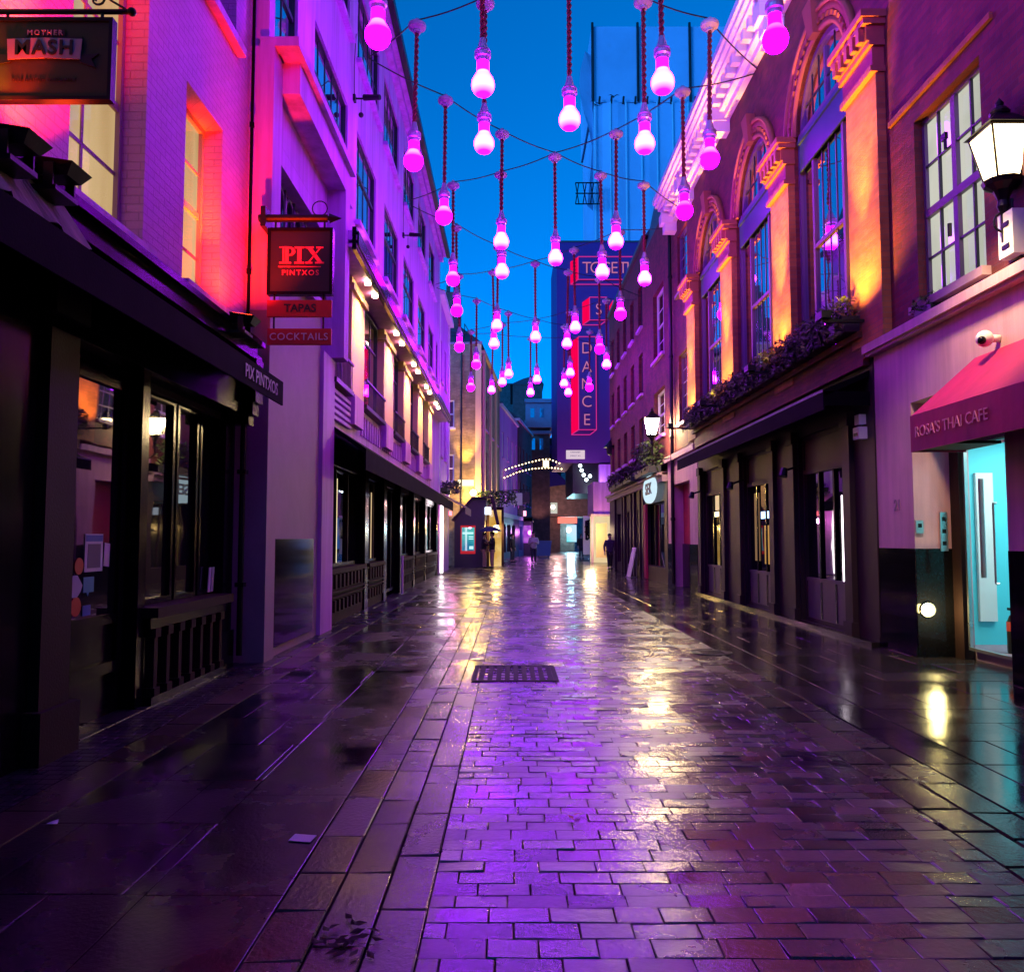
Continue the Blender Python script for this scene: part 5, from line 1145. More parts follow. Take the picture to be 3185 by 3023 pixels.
def neon_block(label, x0, y0, x1, y1, side, letters, size, rows):
    c0 = at(x0, y1, YB); c1 = at(x1, y0, YB)
    t = thing('neon_sign', label, 'neon sign', (c0[0], YB, c0[2]))
    b = MB(); b.box(c0[0], c1[0], YB - .12, YB - .01, c0[2], c1[2]); bk = part('front_panel', b, 'banner', t)
    s0 = at(x0 - side, y0, YB)[0]; dz = (c1[2] - c0[2]) * .0 + .38
    b = MB(); b.prism([(s0, c0[2] - dz), (c0[0] - .01, c0[2]), (c0[0] - .01, c1[2]), (s0, c1[2] - dz)], 'y', YB - .08, YB - .01); part('side_panel', b, emis('lit pink side', (1, .0, .085), .95), t)
    b = MB(); y = YB - .16
    A, B_, C_, D_ = (c0[0], y, c0[2]), (c1[0], y, c0[2]), (c1[0], y, c1[2]), (c0[0], y, c1[2]); E_, G_ = (s0, y, c0[2] - dz), (c1[0] - .5, y, c0[2] - dz)
    b.path([A, B_, C_, D_, A, E_, G_, B_], .035, 5); part('outline_tube', b, emis('dim neon outline', (.75, .03, .30), .9), bk)
    for ch, (lx, ly) in zip(letters, rows):
        c = at(lx, ly, YB - .2); tx = text_mb(ch, size, .03, -.012 * size); place(tx, c, 0, .95, 1); part('letter', tx, emis('neon letter tube', (1, .30, .62), .55), bk)
neon_block('neon DANCE sign with its letters stacked downwards on the banner', 1117, 651, 1150, 830, 15, 'DANCE', 1.25, [(1133, 673), (1133, 709), (1133, 742), (1133, 776), (1133, 811)])
neon_block('neon TOGETHER sign across the top of the banner', 1116, 497, 1262, 541, 15, 'TOGETHER', 1.30, [(1133, 518), (1151, 518), (1169, 518), (1186, 518), (1203, 518), (1220, 518), (1237, 518), (1252, 518)])
neon_block('small neon sign with a single letter above the DANCE sign', 1138, 575, 1171, 619, 14, 'S', 1.25, [(1156, 598)])
neon_block('neon sign half hidden behind the terrace at the right of the banner', 1184, 582, 1222, 812, 8, 'LETS', 1.2, [(1203, 610), (1203, 660), (1203, 710), (1203, 760)])

t = thing('sheeted_tower', 'tall tower wrapped in pale scaffold sheeting rising behind the banner building', 'tower', (22, 120, 0))
a, c = at(1142, 52, 120), at(1480, 470, 120)
zmid = at(0, 198, 120)[2]
b = MB(); b.box(a[0], c[0], 120, 140, zmid, a[2]); part('upper_sheeting', b, 'sheet', t)
b = MB(); rr = random.Random(2); n = 22
xs = [a[0] + .3 + (c[0] - a[0] - .3) * k / n for k in range(n + 1)]
yy = [119.4 + rr.uniform(-.15, .15) for _ in xs]
for k in range(n):
    b.poly([(xs[k], yy[k], 0), (xs[k + 1], yy[k + 1], 0), (xs[k + 1], yy[k + 1], zmid - .4), (xs[k], yy[k], zmid - .4)])
b.poly([(xs[0], yy[0], 0), (xs[0], yy[0], zmid - .4), (xs[0], 140, zmid - .4), (xs[0], 140, 0)]); b.poly([(xs[0], 119.4, zmid - .41), (xs[-1], 119.4, zmid - .41), (xs[-1], 140, zmid - .41), (xs[0], 140, zmid - .41)])
part('lower_sheeting', b, 'sheet', t)
b = MB()
for k in range(0, n, 2): b.box(xs[k] - .09, xs[k] + .09, 119.1, 119.2, 20, zmid - .4)
part('sheet_seam', b, 'whiteframe', t)
b = MB()
for px_ in (1143, 1230, 1330): x = at(px_, 0, 119.8)[0]; b.tube((x, 119.7, zmid), (x, 119.7, a[2] + .4), .2)
for k in range(14): x = a[0] + 1 + k * 1.8; b.tube((x, 119.3, zmid - .6), (x + .1, 119.3, zmid + .5), .16)
part('scaffold_pole', b, 'iron', t)
b = MB(); p = at(1132, 375, 118)
for dz in (0, 1.6, 3.2): b.tube((p[0] - 1.6, 118, p[2] - 1.5 + dz), (p[0] + 2, 118, p[2] - 1.5 + dz), .1, n=5)
for k in range(4): x = p[0] - 1.6 + k * 1.1; b.tube((x, 118, p[2] - 1.5), (x + .5, 118, p[2] + 1.7), .08, n=5); b.tube((x + .5, 118, p[2] - 1.5), (x, 118, p[2] + 1.7), .08, n=5)
part('loading_gantry', b, 'iron', t)
b = MB(); rr = random.Random(8); q0 = None
for k in range(9):
    x = a[0] - .2 - (1.0 * math.sin(k * .9) + .8) * (1 if k < 7 else .4); z = a[2] - 4 - k * 3.0
    q1 = ((x, 119.8, z), (a[0] + .1, 120.4, z - .5))
    if q0: b.poly([q0[0], q0[1], q1[1], q1[0]])
    q0 = q1
part('loose_sheet', b, 'sheet', t)
def bird(x, y, Y, span, lb, tilt):
    p = Vector(at(x, y, Y)); t = thing('bird', lb, 'bird', tuple(p))
    b = MB(); b.lathe([(0, -.5), (.06, -.4), (.13, -.1), (.12, .15), (.08, .3), (.07, .42), (0, .5)], (0, 0, 0), 10); s = span / 2
    b.v = [(p.x + vx * .8 * s, p.y + vz * .5 * s, p.z + vy * .6 * s) for vx, vy, vz in b.v]
    part('body', b, 'iron', t, True)
    for sg in (-1, 1):
        b = MB(); b.hexa([(p.x + sg * .05 * s, p.y - .15 * s, p.z), (p.x + sg * .5 * s, p.y - .12 * s, p.z + .28 * s + tilt * sg), (p.x + sg * .5 * s, p.y + .12 * s, p.z + .28 * s + tilt * sg), (p.x + sg * .05 * s, p.y + .15 * s, p.z),
                          (p.x + sg * .05 * s, p.y - .15 * s, p.z + .05 * s), (p.x + sg * .5 * s, p.y - .12 * s, p.z + .32 * s + tilt * sg), (p.x + sg * .5 * s, p.y + .12 * s, p.z + .32 * s + tilt * sg), (p.x + sg * .05 * s, p.y + .15 * s, p.z + .05 * s)])
        b.add([(p.x + sg * .5 * s, p.y - .12 * s, p.z + .30 * s + tilt * sg), (p.x + sg * .5 * s, p.y + .12 * s, p.z + .30 * s + tilt * sg), (p.x + sg * s, p.y + .05 * s, p.z + .20 * s + tilt * sg)], [(0, 1, 2)])
        part('wing', b, 'iron', t)
    b = MB(); b.poly([(p.x - .05 * s, p.y + .2 * s, p.z), (p.x + .05 * s, p.y + .2 * s, p.z), (p.x + .1 * s, p.y + .5 * s, p.z + .02), (p.x - .1 * s, p.y + .5 * s, p.z + .02)]); part('tail', b, 'iron', t)
bird(1185, 187, 70, 1.1, 'dark gull flying with raised wings before the sheeted tower', .0)
bird(1149, 203, 72, 1.0, 'dark bird banking beside the left edge of the sheeted tower', -.22)

# rear skyline
t = thing('rear_block', 'dark flat roofed block far behind the corner tower', 'building', (0, 130, 0))
b = MB(); b.box(-30, at(1015, 0, 130)[0], 130, 150, 0, at(0, 740, 130)[2]); b.box(at(1050, 0, 130)[0], 50, 130, 150, 0, at(0, 850, 130)[2]); part('wall', b, 'brick_dark', t)
b = MB()
for k in range(6): fbox(b, 1052 + k * 5, 870, 1055 + k * 5, 884, 129.9, .05)
part('window', b, 'glass_far', t)

# festoon arch across the street
t = thing('festoon_arch', 'arch of small warm white bulbs spanning the street far away', 'festoon', (0, 64, 6), 0)
b = MB()
for pts in ([(970, 908), (995, 899), (1020, 892), (1045, 886), (1060, 885), (1080, 893)], [(974, 921), (1000, 910), (1025, 904), (1050, 902), (1070, 902), (1084, 904)]):
    q = [at(x, y, 58) for x, y in pts]; b.path(q, .03, 5)
cb_ = part('cable', b, 'wire', t)
b = MB()
def along(pts, n):
    seg = [math.dist(a, c) for a, c in zip(pts, pts[1:])]; L = sum(seg); out = []
    for k in range(n):
        d = L * k / (n - 1)
        for i, s_ in enumerate(seg):
            if d <= s_ or i == len(seg) - 1: f = d / s_; out.append((pts[i][0] + (pts[i + 1][0] - pts[i][0]) * f, pts[i][1] + (pts[i + 1][1] - pts[i][1]) * f)); break
            d -= s_
    return out
fm = emis('festoon bulb', (1, .74, .40), 5)
for pts, n in (([(970, 908), (995, 899), (1020, 892), (1045, 886), (1060, 885), (1080, 893)], 18), ([(974, 921), (1000, 910), (1025, 904), (1050, 902), (1070, 902), (1084, 904)], 19)):
    for (x, y) in along(pts, n):
        b = MB(); c = at(x, y, 58); b.ball((c[0], c[1], c[2] - .04), .055, n=8, m=6); part('bulb', b, fm, t)
b = MB(); c = at(1054, 895, 57.9); b.box(c[0] - .2, c[0] + .2, c[1] - .1, c[1] + .1, c[2] - .22, c[2] + .22); part('lantern_box', b, emis('festoon lantern', (1, .72, .40), 3.5), t)

# kiosk with a screen
t = thing('screen_kiosk', 'dark pitched kiosk with a glowing teal advert screen in a red frame', 'kiosk', (-2.2, 42, 0))
p, q, r = at(877, 1094, 42), at(936, 1000, 42), at(940, 962, 42)
b = MB(); b.prism([(p[0], 0), (q[0], 0), (q[0], q[2]), (q[0] + .1, r[2]), (p[0] + .95, r[2]), (p[0], q[2])], 'y', 42, 43.4); part('body', b, 'darkframe', t)
b = MB(); b.prism([(p[0] - .15, q[2] - .1), (p[0] + .9, r[2] + .05), (q[0] + .45, r[2] + .1), (q[0] + .75, q[2] - .35), (q[0] + .6, q[2] - .35), (q[0] + .3, r[2]), (p[0] + .95, r[2] - .03), (p[0] - .05, q[2] - .17)], 'y', 41.75, 43.5); part('roof', b, 'greywood', t)
b = MB(); fbox(b, 889, 1014, 918, 1069, 41.98, .015); fr = part('screen_frame', b, emis('red screen border', (1, .04, .07), .45), t)
b = MB(); fbox(b, 891.5, 1018, 916, 1063, 41.96, .015); part('screen', b, emis_noise('teal advert screen', (.01, .22, .42), (.10, .68, .62), .9, .9), fr)
cap_m = emis('screen caption', (.55, .95, 1), 1.1)
for q in ((893, 1027, 914, 1031), (905, 1035, 914, 1037), (905, 1039, 914, 1041), (906, 1054, 914, 1060)): b = MB(); fbox(b, *q, 41.95, .008); part('screen_caption', b, cap_m, fr)
b = MB(); fbox(b, 936, 979, 948, 993, 41.9, .1); part('lit_disc', b, emis('cold lit disc', (.75, .85, 1), 3.0), t)
t = thing('lit_doorway', 'yellow lit shop doorway behind the umbrella pair', 'doorway', (-.8, 44, 0))
x0, x1 = at(946, 0, 43.7)[0], at(969, 0, 43.7)[0]
b = MB(); b.box(x0, x1, 44.2, 44.3, 0, 3.0); part('lit_wall', b, emis_noise('yellow lit doorway', (.75, .38, .06), (1, .68, .22), .9, 1.5), t)
b = MB(); b.box(x0 - .12, x0, 43.6, 44.3, 0, 3.15); b.box(x1, x1 + .12, 43.6, 44.3, 0, 3.15); b.box(x0, x1, 43.6, 44.3, 3.0, 3.15); part('frame', b, 'brownwood', t)
lamp('POINT', 'door_lamp', ((x0 + x1) / 2, 43.2, 2.0), (1, .62, .2), 240, t, size=.2)
b = MB(); leaves(b, x0 - .6, x1 + .8, 43.4, 44.2, 3.2, 4.0, 420, .1, 0, rp); part('plants', b, 'leaf', t)
t = thing('phone_box', 'pale cabin with a bright cream lit front at the right of the far street', 'kiosk', (5.5, 50, 0))
p, q = at(1144, 1085, 51), at(1186, 996, 51)
b = MB(); b.box(p[0], q[0], 51, 52.5, 0, q[2]); part('body', b, emis_noise('cream lit cabin', (.95, .68, .34), (1, .82, .50), .95, 1.0), t)
b = MB(); b.box(p[0] - .08, p[0] + .06, 50.9, 51.0, 0, q[2]); b.box(p[0] - .1, q[0], 50.9, 52.6, q[2], q[2] + .12); part('frame', b, 'stone', t)
b = MB(); fbox(b, 1151, 1010, 1172, 1076, 50.97, .02); fbox(b, 1155, 1014, 1168, 1045, 50.95, .02); part('door', b, 'cream', t)
b = MB(); b.box(at(1140, 0, 51)[0], at(1186, 0, 51)[0], 51.2, 55, q[2] + .12, at(0, 930, 51)[2]); part('white_upper', b, 'render_white', t)
lamp('POINT', 'cabin_lamp', (4.7, 49.2, 1.9), (1, .72, .36), 360, t, size=.3)
t = thing('mural_panel', 'white panel with black mural strokes beside the cream cabin', 'mural', (7, 58, 0))
b = MB(); fbox(b, 1126, 996, 1146, 1070, 57, .1); part('panel', b, 'sign_white', t)
b = MB(); rr = random.Random(4)
for k in range(9): b.path([at(1129 + rr.random() * 13, 1000 + rr.random() * 45, 56.9) for _ in range(3)], .07, 5)
part('stroke', b, 'granite', t)
t = thing('recycling_bin', 'blue recycling bin standing far down the left side of the street', 'bin', (2.8, 66, 0))
c = at(1049, 1070, 66)
b = MB(); b.hexa([(c[0] - .55, 66, .08), (c[0] + .55, 66, .08), (c[0] + .55, 67, .08), (c[0] - .55, 67, .08), (c[0] - .65, 65.9, 1.2), (c[0] + .65, 65.9, 1.2), (c[0] + .65, 67.1, 1.2), (c[0] - .65, 67.1, 1.2)]); part('body', b, 'bluestick', t)
b = MB(); b.box(c[0] - .68, c[0] + .68, 65.85, 67.1, 1.2, 1.3); part('lid', b, 'bluestick', t)
b = MB()
for x in (-.4, .4): b.tube((c[0] + x - .04, 66.1, .09), (c[0] + x + .04, 66.1, .09), .09, n=10)
part('wheel', b, 'iron', t)
t = thing('pink_shopfront', 'magenta lit shopfront far down the left side', 'shopfront', (1.4, 72, 0))
b = MB(); b.box(at(1009, 0, 71)[0], at(1027, 0, 71)[0], 71, 72, 0, 3.2); part('body', b, 'darkframe', t)
b = MB(); fbox(b, 1010, 1014, 1025, 1048, 70.9, .06); part('lit_window', b, emis_noise('magenta lit window', (.35, .04, .65), (.85, .3, .9), 1.0, .8), t)
b = MB(); fbox(b, 1010, 986, 1016, 996, 70.9, .06); part('lit_sign', b, emis('pink sign glow', (1, .3, .45), 3), t)
b = MB(); b.hexa([at(1005, 1006, 69.8), at(1029, 1006, 69.8), at(1029, 1004, 71), at(1005, 1004, 71), at(1006, 1000, 70), at(1028, 1000, 70), at(1028, 998, 71), at(1006, 998, 71)]); part('awning', b, 'blackcloth', t)
lamp('POINT', 'shop_lamp', (1.6, 69.4, 2.0), (.9, .2, 1), 120, t, size=.2)
for (x, y, Y, mt, lb) in ((997, 963, 58, 'sign_white', 'small white square hanging sign on the left bend'), (1012, 960, 64, 'sign_dark', 'small dark square hanging sign beside the white one')):
    t = thing('hanging_sign', lb, 'sign', at(x, y, Y)); c = at(x, y, Y)
    b = MB(); b.box(c[0] - .42, c[0] + .42, Y - .03, Y + .03, c[2] - .45, c[2] + .42); part('board', b, mt, t)
    b = MB(); b.tube((c[0] - .9, Y, c[2] + .6), (c[0] + .45, Y, c[2] + .6), .03); b.tube((c[0] - .3, Y, c[2] + .42), (c[0] - .3, Y, c[2] + .6), .015); b.tube((c[0] + .3, Y, c[2] + .42), (c[0] + .3, Y, c[2] + .6), .015); part('bracket', b, 'iron', t)
t = thing('wall_lantern', 'small unlit lantern hanging from the terrace end beside the banner', 'lantern', at(1181, 866, 41))
c = at(1178, 868, 41)
b = MB(); b.lathe([(.05, .45), (.3, .15), (.34, .1), (.2, .08), (.16, -.25), (0, -.3)][::-1], c, 10); part('shade', b, 'iron', t)
b = MB(); b.lathe([(0, -.26), (.15, -.22), (.19, .06)], c, 10); part('glass', b, 'pale_win', t)  # pale glow put into the glass, the lantern itself is unlit
b = MB(); b.tube((c[0], c[1], c[2] + .4), (5.0, c[1], c[2] + .6), .03); part('bracket', b, 'iron', t)

# ================================================================ hanging pink bulbs and their wires
ZR = 2.70
proto = thing('pendant_lamp', 'x', 'pendant lamp', (0, 0, 0), 0, 'pink bulb pendants hung over the street')
b = MB()
prof = [(0, -.185), (.06, -.175), (.11, -.149), (.15, -.108), (.176, -.057), (.185, 0), (.178, .055), (.158, .105), (.128, .15), (.105, .195), (.095, .25), (.095, .38)]
b.lathe(prof, (0, 0, 0), 22); bulb = part('bulb', b, 'bulb_hot', proto, True)
b = MB(); b.lathe([(.098, .37), (.105, .40), (.10, .43), (.13, .45), (.135, .50), (.12, .52), (.13, .54), (.115, .57), (.085, .58), (.075, .64), (.05, .73), (.045, .76)], (0, 0, 0), 18); part('socket', b, 'socket', proto)
for ph in (0, math.pi):
    b = MB(); b.path([(.023 * math.cos(ph + k * .55), .023 * math.sin(ph + k * .55), .74 + k * (ZR - .84) / 90) for k in range(91)], .026, 5)
    part('cord_strand', b, 'cord', proto, True)
b = MB(); b.lathe([(.03, ZR - .16), (.075, ZR - .15), (.08, ZR - .11), (.10, ZR - .10), (.165, ZR - .06), (.175, ZR - .02), (.165, ZR + .02), (.09, ZR + .05), (.05, ZR + .06), (.04, ZR + .12), (0, ZR + .12)], (0, 0, 0), 20); part('ceiling_rose', b, 'rose', proto)

LAMPS = [
 # module by module: centre, left-up pair, right-up pair, left-down pair, right-down pair
 (.99, 13.66, 'h', 'white hot bulb hanging highest at mid street, cord running out of the top'),
 (-.46, 12.58, 'h', 'large white hot bulb straight above a smaller one, left of centre at the top'),
 (-1.92, 11.30, 'm', 'largest magenta bulb at the top left, in front of the white facade'),
 (2.38, 12.51, 'h', 'white hot bulb in front of the upper sheeted tower'),
 (3.80, 11.40, 'd', 'largest deep magenta bulb at the top right against the white cornice'),
 (-.51, 14.52, 'h', 'white hot bulb directly below the large one left of centre'),
 (-1.88, 15.21, 'm', 'magenta bulb on a long cord before the left roof gutter, rose on the wire above'),
 (2.42, 14.52, 'h', 'white hot bulb just left of and below the bulb before the sheeted tower'),
 (3.75, 15.13, 'm', 'magenta bulb in front of the bracketed cornice, second from the cafe side'),
 (1.12, 20.63, 'h', 'white hot bulb under the nearest visible wire crossing, beside the banner edge'),
 (-.26, 19.46, 'h', 'pinkish bulb stacked right above another in the left middle sky'),
 (-1.52, 17.89, 'm', 'magenta bulb alone before the left gutter end, third down that side'),
 (2.52, 19.46, 'h', 'white hot bulb at the foot of the sheeted tower, right of centre'),
 (3.79, 17.60, 'd', 'deep magenta bulb just above the smallest arched window'),
 (-.27, 21.70, 'h', 'pinkish bulb stacked right below another in the left middle sky'),
 (-1.64, 22.36, 'm', 'magenta bulb beside the striped end of the white eaves'),
 (2.44, 21.74, 'h', 'pinkish bulb hanging in front of the neon TOGETHER letters'),
 (3.68, 22.32, 'h', 'pinkish bulb in front of the slate roof beside the arched building'),
 (.84, 28.88, 'h', 'white hot bulb under the second visible wire crossing in mid sky'),
 (-.51, 27.31, 'h', 'white hot bulb just above a close smaller one left of mid sky'),
 (-1.74, 25.48, 'd', 'deep magenta bulb before the blue house, fourth down the left side'),
 (2.16, 27.55, 'h', 'white hot bulb at the top left of the DANCE sign'),
 (3.48, 25.90, 'm', 'pinkish magenta bulb before the upper terrace windows'),
 (-.66, 29.89, 'h', 'white hot bulb just below the larger one left of mid sky'),
 (-1.97, 30.38, 'd', 'deep magenta bulb against the yellow corner house roof, lowest of the left side column'),
 (2.03, 29.89, 'h', 'white hot bulb on the left edge of the banner, above two tiny bulbs'),
 (3.33, 30.72, 'd', 'deep magenta bulb to the right of the letter D'),
 (1.13, 36.71, 'h', 'small white hot bulb low in the sky, right one of a pair on long cords'),
 (-.15, 35.43, 'h', 'small bulb over the corner house roof edge, right of a slightly lower one'),
 (-1.48, 33.51, 'm', 'small magenta bulb in front of the dark upper gable'),
 (2.53, 35.26, 'h', 'small bulb before the pink side of the DANCE sign'),
 (3.91, 33.51, 'h', 'small pinkish bulb beside the terrace at the right of the banner'),
 (-.45, 37.33, 'h', 'small bulb at the corner house roof edge, left of a slightly higher one'),
 (-1.96, 38.62, 'm', 'small magenta bulb low in front of the yellow lit gable'),
 (2.42, 37.71, 'h', 'tiny bulb at the left edge of the banner, upper one of two'),
 (3.68, 38.62, 'd', 'small deep magenta bulb in front of the letter N'),
 (-.99, 39.30, 'h', 'tiny bulb below the corner house parapet, lowest over the left side'),
 (.91, 40.01, 'h', 'tiny bulb lowest in the middle of the sky beside the corner tower'),
 (2.77, 40.01, 'h', 'tiny bulb at the left edge of the banner, lower one of two'),
]
for i, (x, y, k, lb) in enumerate(LAMPS):
    mt = {'h': 'bulb_hot', 'm': 'bulb_mag', 'd': 'bulb_deep'}[k]
    if i == 0: proto.location = (x, y, 8.63); proto['label'] = lb
    else:
        o = dup(proto, (x, y, 8.63), lb)
        rt = random.Random(i); ax, ay = rt.gauss(0, .008), rt.gauss(0, .010); o.rotation_euler = (ax, ay, rt.random() * 6.28)
        for ch in o.children:
            if ch.name.startswith('bulb') and k != 'h':
                key = '_b' + k
                if key not in globals(): m_ = ch.data.copy(); m_.materials[0] = M[mt]; globals()[key] = m_
                ch.data = globals()[key]
# the same strings go on over the viewer's head
for dy in (-7.4,):
    for i in (0, 3, 4, 5, 7, 8):
        x, y, k, _ = LAMPS[i]
        dup(proto, (x, y + dy, 8.63), 'pink bulb pendant hung overhead behind the nearest bulbs', 'pink bulb pendants overhead at the near end')
def wire(label, pts):
    b = MB(); out = []
    for a, c in zip(pts, pts[1:]):
        for k in range(6):
            f = k / 6; s = -.05 * math.sin(math.pi * f); out.append((a[0] + (c[0] - a[0]) * f, a[1] + (c[1] - a[1]) * f, a[2] + (c[2] - a[2]) * f + s))
    out.append(pts[-1]); b.path(out, .014, 5)
    tag(link('support_wire', b, 'wire'), label, 'wire', 'support wires across the street')
zt = 8.63 + ZR + .09
Lz = lambda i: (LAMPS[i][0], LAMPS[i][1], zt)
words = ('nearest', 'second', 'third', 'farthest')
for m, base in enumerate((0, 9, 18, 27)):
    c, l1, l2, r1, r2, l3, l4, r3, r4 = range(base, base + 9)
    ym = LAMPS[c][1]
    wire('thin black wire slanting from near left to far right, %s of its kind' % words[m], [(-3.0, LAMPS[l2][1] - 1.5, 11.4), Lz(l2), Lz(l1), Lz(c), Lz(r3), Lz(r4), (5.0, LAMPS[r4][1] + 1.0, 11.0)])
    wire('thin black wire slanting from near right to far left, %s of its kind' % words[m], [(5.0, LAMPS[r2][1] - 1.3, 11.0), Lz(r2), Lz(r1), Lz(c), Lz(l3), Lz(l4), (-3.0, LAMPS[l4][1] + 1.2, 11.4)])
wire('thin wire over the far street holding the three last tiny bulbs', [(-3.0, 39.0, 11.4), Lz(36), Lz(37), Lz(38), (5.0, 40.2, 11.0)])

# ================================================================ people
def skin_mesh(verts, edges, radii, name, mat, parent, sub=1, root=0):
    me = bpy.data.meshes.new(name); me.from_pydata(verts, edges, [])
    o = bpy.data.objects.new(name, me); COL.objects.link(o)
    md = o.modifiers.new('skin', 'SKIN'); md.use_smooth_shade = True
    for v, r in zip(me.skin_vertices[0].data, radii): v.radius = (r, r) if not isinstance(r, tuple) else r
    me.skin_vertices[0].data[root].use_root = True
    s_ = o.modifiers.new('sub', 'SUBSURF'); s_.levels = s_.render_levels = sub
    ev = o.evaluated_get(bpy.context.evaluated_depsgraph_get()); m2 = bpy.data.meshes.new_from_object(ev)
    o.modifiers.clear(); o.data = m2; m2.materials.clear(); m2.materials.append(M[mat] if isinstance(mat, str) else mat); bpy.data.meshes.remove(me)
    for p in m2.polygons: p.use_smooth = True
    m2.name = name; o.parent = parent; ORG[o.name] = (0, 0, 0)
    return o
def person(label, x, y, rz, scale, arms, legs, top, bottom, shoe, skirt=0.0, pattern=None):
    """arms/legs: [(elbow, wrist)] and [(knee, ankle)] in body axes, facing -y, metres for a 1.75 m figure"""
    t = thing('person', label, 'person', (x, y, 0), rz, None, True); t.scale = (scale,) * 3
    V = [(0, 0, .95), (0, .0, 1.12), (0, .01, 1.32), (0, .01, 1.44), (0, 0, 1.53), (0, -.01, 1.60), (0, -.015, 1.67), (0, -.005, 1.73), (0, -.105, 1.635)]
    Rr = [(.16, .11), (.15, .10), (.18, .11), (.10, .08), (.052, .055), (.068, .085), (.078, .098), (.05, .065), .016]
    E = [(0, 1), (1, 2), (2, 3), (3, 4), (4, 5), (5, 6), (6, 7), (5, 8)]
    def addv(p, r, par): V.append(p); Rr.append(r); E.append((par, len(V) - 1)); return len(V) - 1
    for s, (el, wr) in zip((-1, 1), arms):
        sh = addv((s * .19, .01, 1.40), .06, 2); e = addv(el, .045, sh); w = addv(wr, .032, e)
        d = (Vector(wr) - Vector(el)).normalized(); n = Vector((0, 0, 1)).cross(d); n = n.normalized() if n.length > .1 else Vector((1, 0, 0))
        pm_ = addv(tuple(Vector(wr) + d * .07), (.034, .026), w)
        for k in range(4): f0 = Vector(wr) + d * .11 + n * (k - 1.5) * .02; i0 = addv(tuple(f0), .010, pm_); addv(tuple(f0 + d * (.05 + .012 * (k in (1, 2))) + Vector((0, 0, -.02))), .008, i0)
        i0 = addv(tuple(Vector(wr) + d * .05 + n * s * -.045), .011, w); addv(tuple(Vector(wr) + d * .09 + n * s * -.055), .009, i0)
    for s, (kn, an) in zip((-1, 1), legs):
        h = addv((s * .09, 0, .88), .088, 0); k = addv(kn, .060, h); a = addv(an, .042, k); addv((an[0] + s * .01, an[1] - .12, .035), .035, a)
    skin_mesh(V, E, Rr, 'body', 'skin', t)
    V2 = [(0, 0, .88 - skirt), (0, 0, 1.0), (0, .01, 1.32), (0, .01, 1.45)]; R2 = [(.20, .15), (.185, .14), (.20, .14), (.11, .095)]; E2 = [(0, 1), (1, 2), (2, 3)]
    for s, (el, wr) in zip((-1, 1), arms):
        i = len(V2); V2 += [(s * .195, .01, 1.40), el, tuple(Vector(el) + (Vector(wr) - Vector(el)) * .93)]; R2 += [.078, .062, .048]; E2 += [(2, i), (i, i + 1), (i + 1, i + 2)]
    skin_mesh(V2, E2, R2, 'jacket', top, t, root=1)
    V3 = [(0, 0, .98)]; R3 = [(.165, .12)]; E3 = []
    for s, (kn, an) in zip((-1, 1), legs):
        i = len(V3); V3 += [(s * .095, 0, .86), kn, (an[0], an[1], an[2] + .03)]; R3 += [.104, .080, .062]; E3 += [(0, i), (i, i + 1), (i + 1, i + 2)]
    skin_mesh(V3, E3, R3, 'trousers', bottom, t)
    for s, (kn, an) in zip((-1, 1), legs):
        b = MB(); b.ball((an[0] + s * .01, an[1] - .07, .05), .055, .14, .05, 12, 8); part('shoe', b, shoe, t, True)
    b = MB(); b.ball((0, .015, 1.70), .092, .112, .085, 14, 10); b.ball((0, .06, 1.64), .075, .06, .09, 12, 8); part('hair', b, 'hair', t, True)
    for s in (-1, 1):
        b = MB(); b.ball((s * .03, -.098, 1.665), .011, .006, .008, 8, 6); part('eye', b, 'granite', t)
    b = MB(); b.box(-.022, .022, -.103, -.097, 1.598, 1.606); part('mouth', b, 'redstick', t)
    return t
stand = [((-.10, -.01, .49), (-.11, .02, .09)), ((.10, -.01, .49), (.12, .0, .09))]
stride = [((-.09, -.10, .50), (-.10, -.16, .09)), ((.09, .02, .49), (.11, .16, .11))]
relaxed = [((-.27, .03, 1.13), (-.27, -.05, .88)), ((.27, .03, 1.13), (.27, -.05, .88))]
chest = [((-.25, .0, 1.12), (-.10, -.24, 1.18)), ((.25, .0, 1.12), (.10, -.24, 1.18))]
hold = [((-.25, -.02, 1.14), (-.12, -.24, 1.22)), ((.26, -.06, 1.15), (.16, -.27, 1.30))]
person('person in a black jacket standing under the umbrella, on the left, facing their companion', -1.36, 40.6, R_(75), 1.0, chest, stand, 'coat_black', 'tan', 'coat_black', .04)
person('person in a black jacket and brown trousers holding the umbrella, right of the pair', -.98, 40.4, R_(-70), 1.02, hold, stand, 'coat_black', 'tan', 'coat_black', .02)
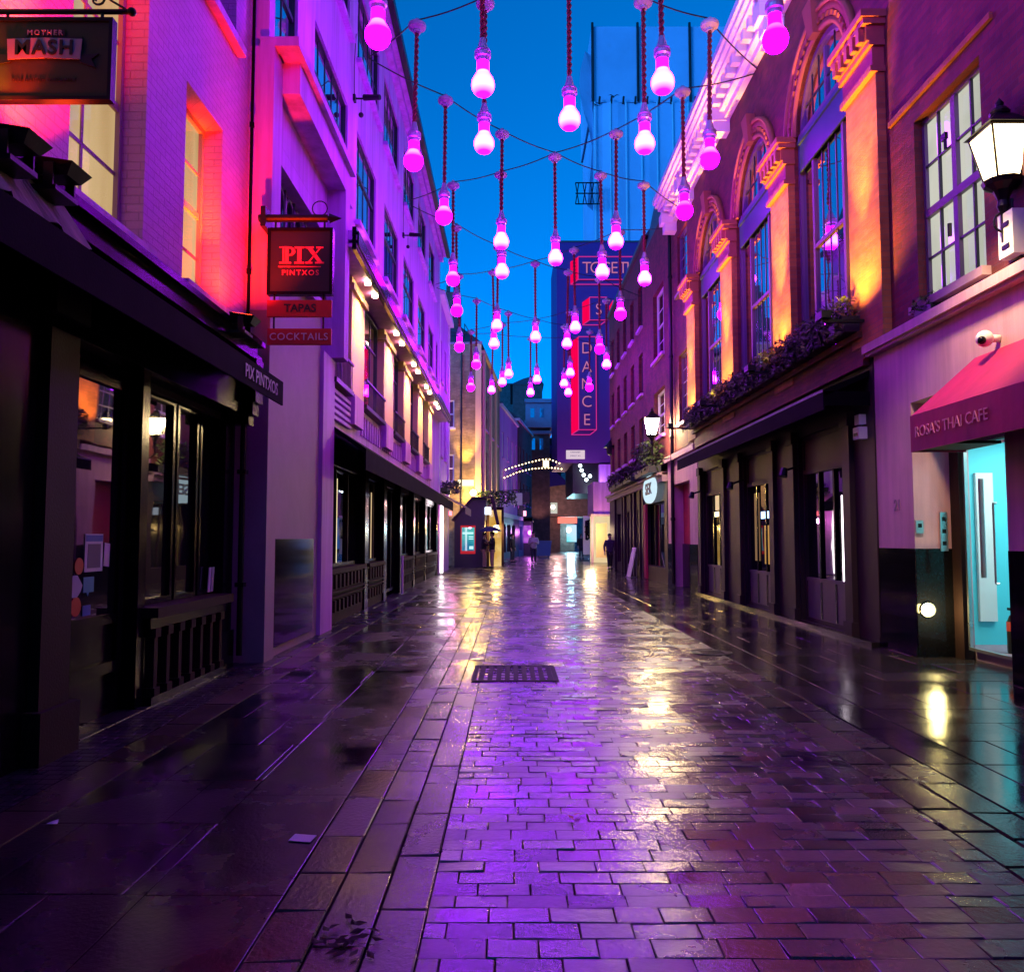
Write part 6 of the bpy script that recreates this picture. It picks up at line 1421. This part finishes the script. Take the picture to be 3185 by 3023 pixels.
person('person in a pale patterned jacket and white trainers walking up the middle of the street', 1.22, 46.5, R_(5), 1.05, chest, stride, 'grey_cloth', 'denim', 'shoe_white', .03)
person('person in a dark checked coat walking close to the right shopfronts', 4.62, 38.9, R_(10), .96, relaxed, stride, pm('dark checked wool', (.06, .05, .07), .9, var=.9, scale=14, bump=.2), 'coat_black', 'coat_black', .22)
person('person in a long black coat standing under the bridge beside the mural', 5.05, 60.0, R_(15), 1.02, relaxed, stand, 'coat_black', 'denim', 'coat_black', .35)
person('person in dark clothes standing against the left shopfronts beyond the umbrella pair', .02, 50.5, R_(60), 1.0, relaxed, stand, 'coat_black', 'denim', 'coat_black', .05)
t = thing('umbrella', 'open dark blue umbrella held over two people on the left', 'umbrella', (-1.08, 40.3, 2.02))
b = MB(); nseg = 8; rings = [(0, .30), (.25, .27), (.45, .18), (.58, .05)]
vs = [(-1.08, 40.3, 2.06)]; fs = []
for j, (r, z) in enumerate(rings[1:]):
    for k in range(nseg * 2):
        a = math.pi * k / nseg; f = 1 if k % 2 == 0 else .93; vs.append((-1.08 + r * f * math.cos(a), 40.3 + r * f * math.sin(a), 1.76 + z + (.0 if k % 2 == 0 else .02)))
m_ = nseg * 2
fs += [(0, 1 + k, 1 + (k + 1) % m_) for k in range(m_)]
for j in range(2): fs += [(1 + j * m_ + k, 1 + (j + 1) * m_ + k, 1 + (j + 1) * m_ + (k + 1) % m_, 1 + j * m_ + (k + 1) % m_) for k in range(m_)]
b.add(vs, fs); part('canopy', b, pm('dark blue umbrella cloth', (.02, .03, .07), .6, var=.2, bump=.05), t)
b = MB(); b.tube((-1.08, 40.3, 1.28), (-1.08, 40.3, 2.12), .012); b.tube((-1.08, 40.3, 1.2), (-1.08, 40.3, 1.34), .02); part('shaft', b, 'iron', t)
b = MB()
for k in range(8): a = math.pi * k / 4; b.tube((-1.08, 40.3, 1.9), (-1.08 + .42 * math.cos(a), 40.3 + .42 * math.sin(a), 1.92), .006, n=4)
part('ribs', b, 'iron', t)
bpy.context.view_layer.update()
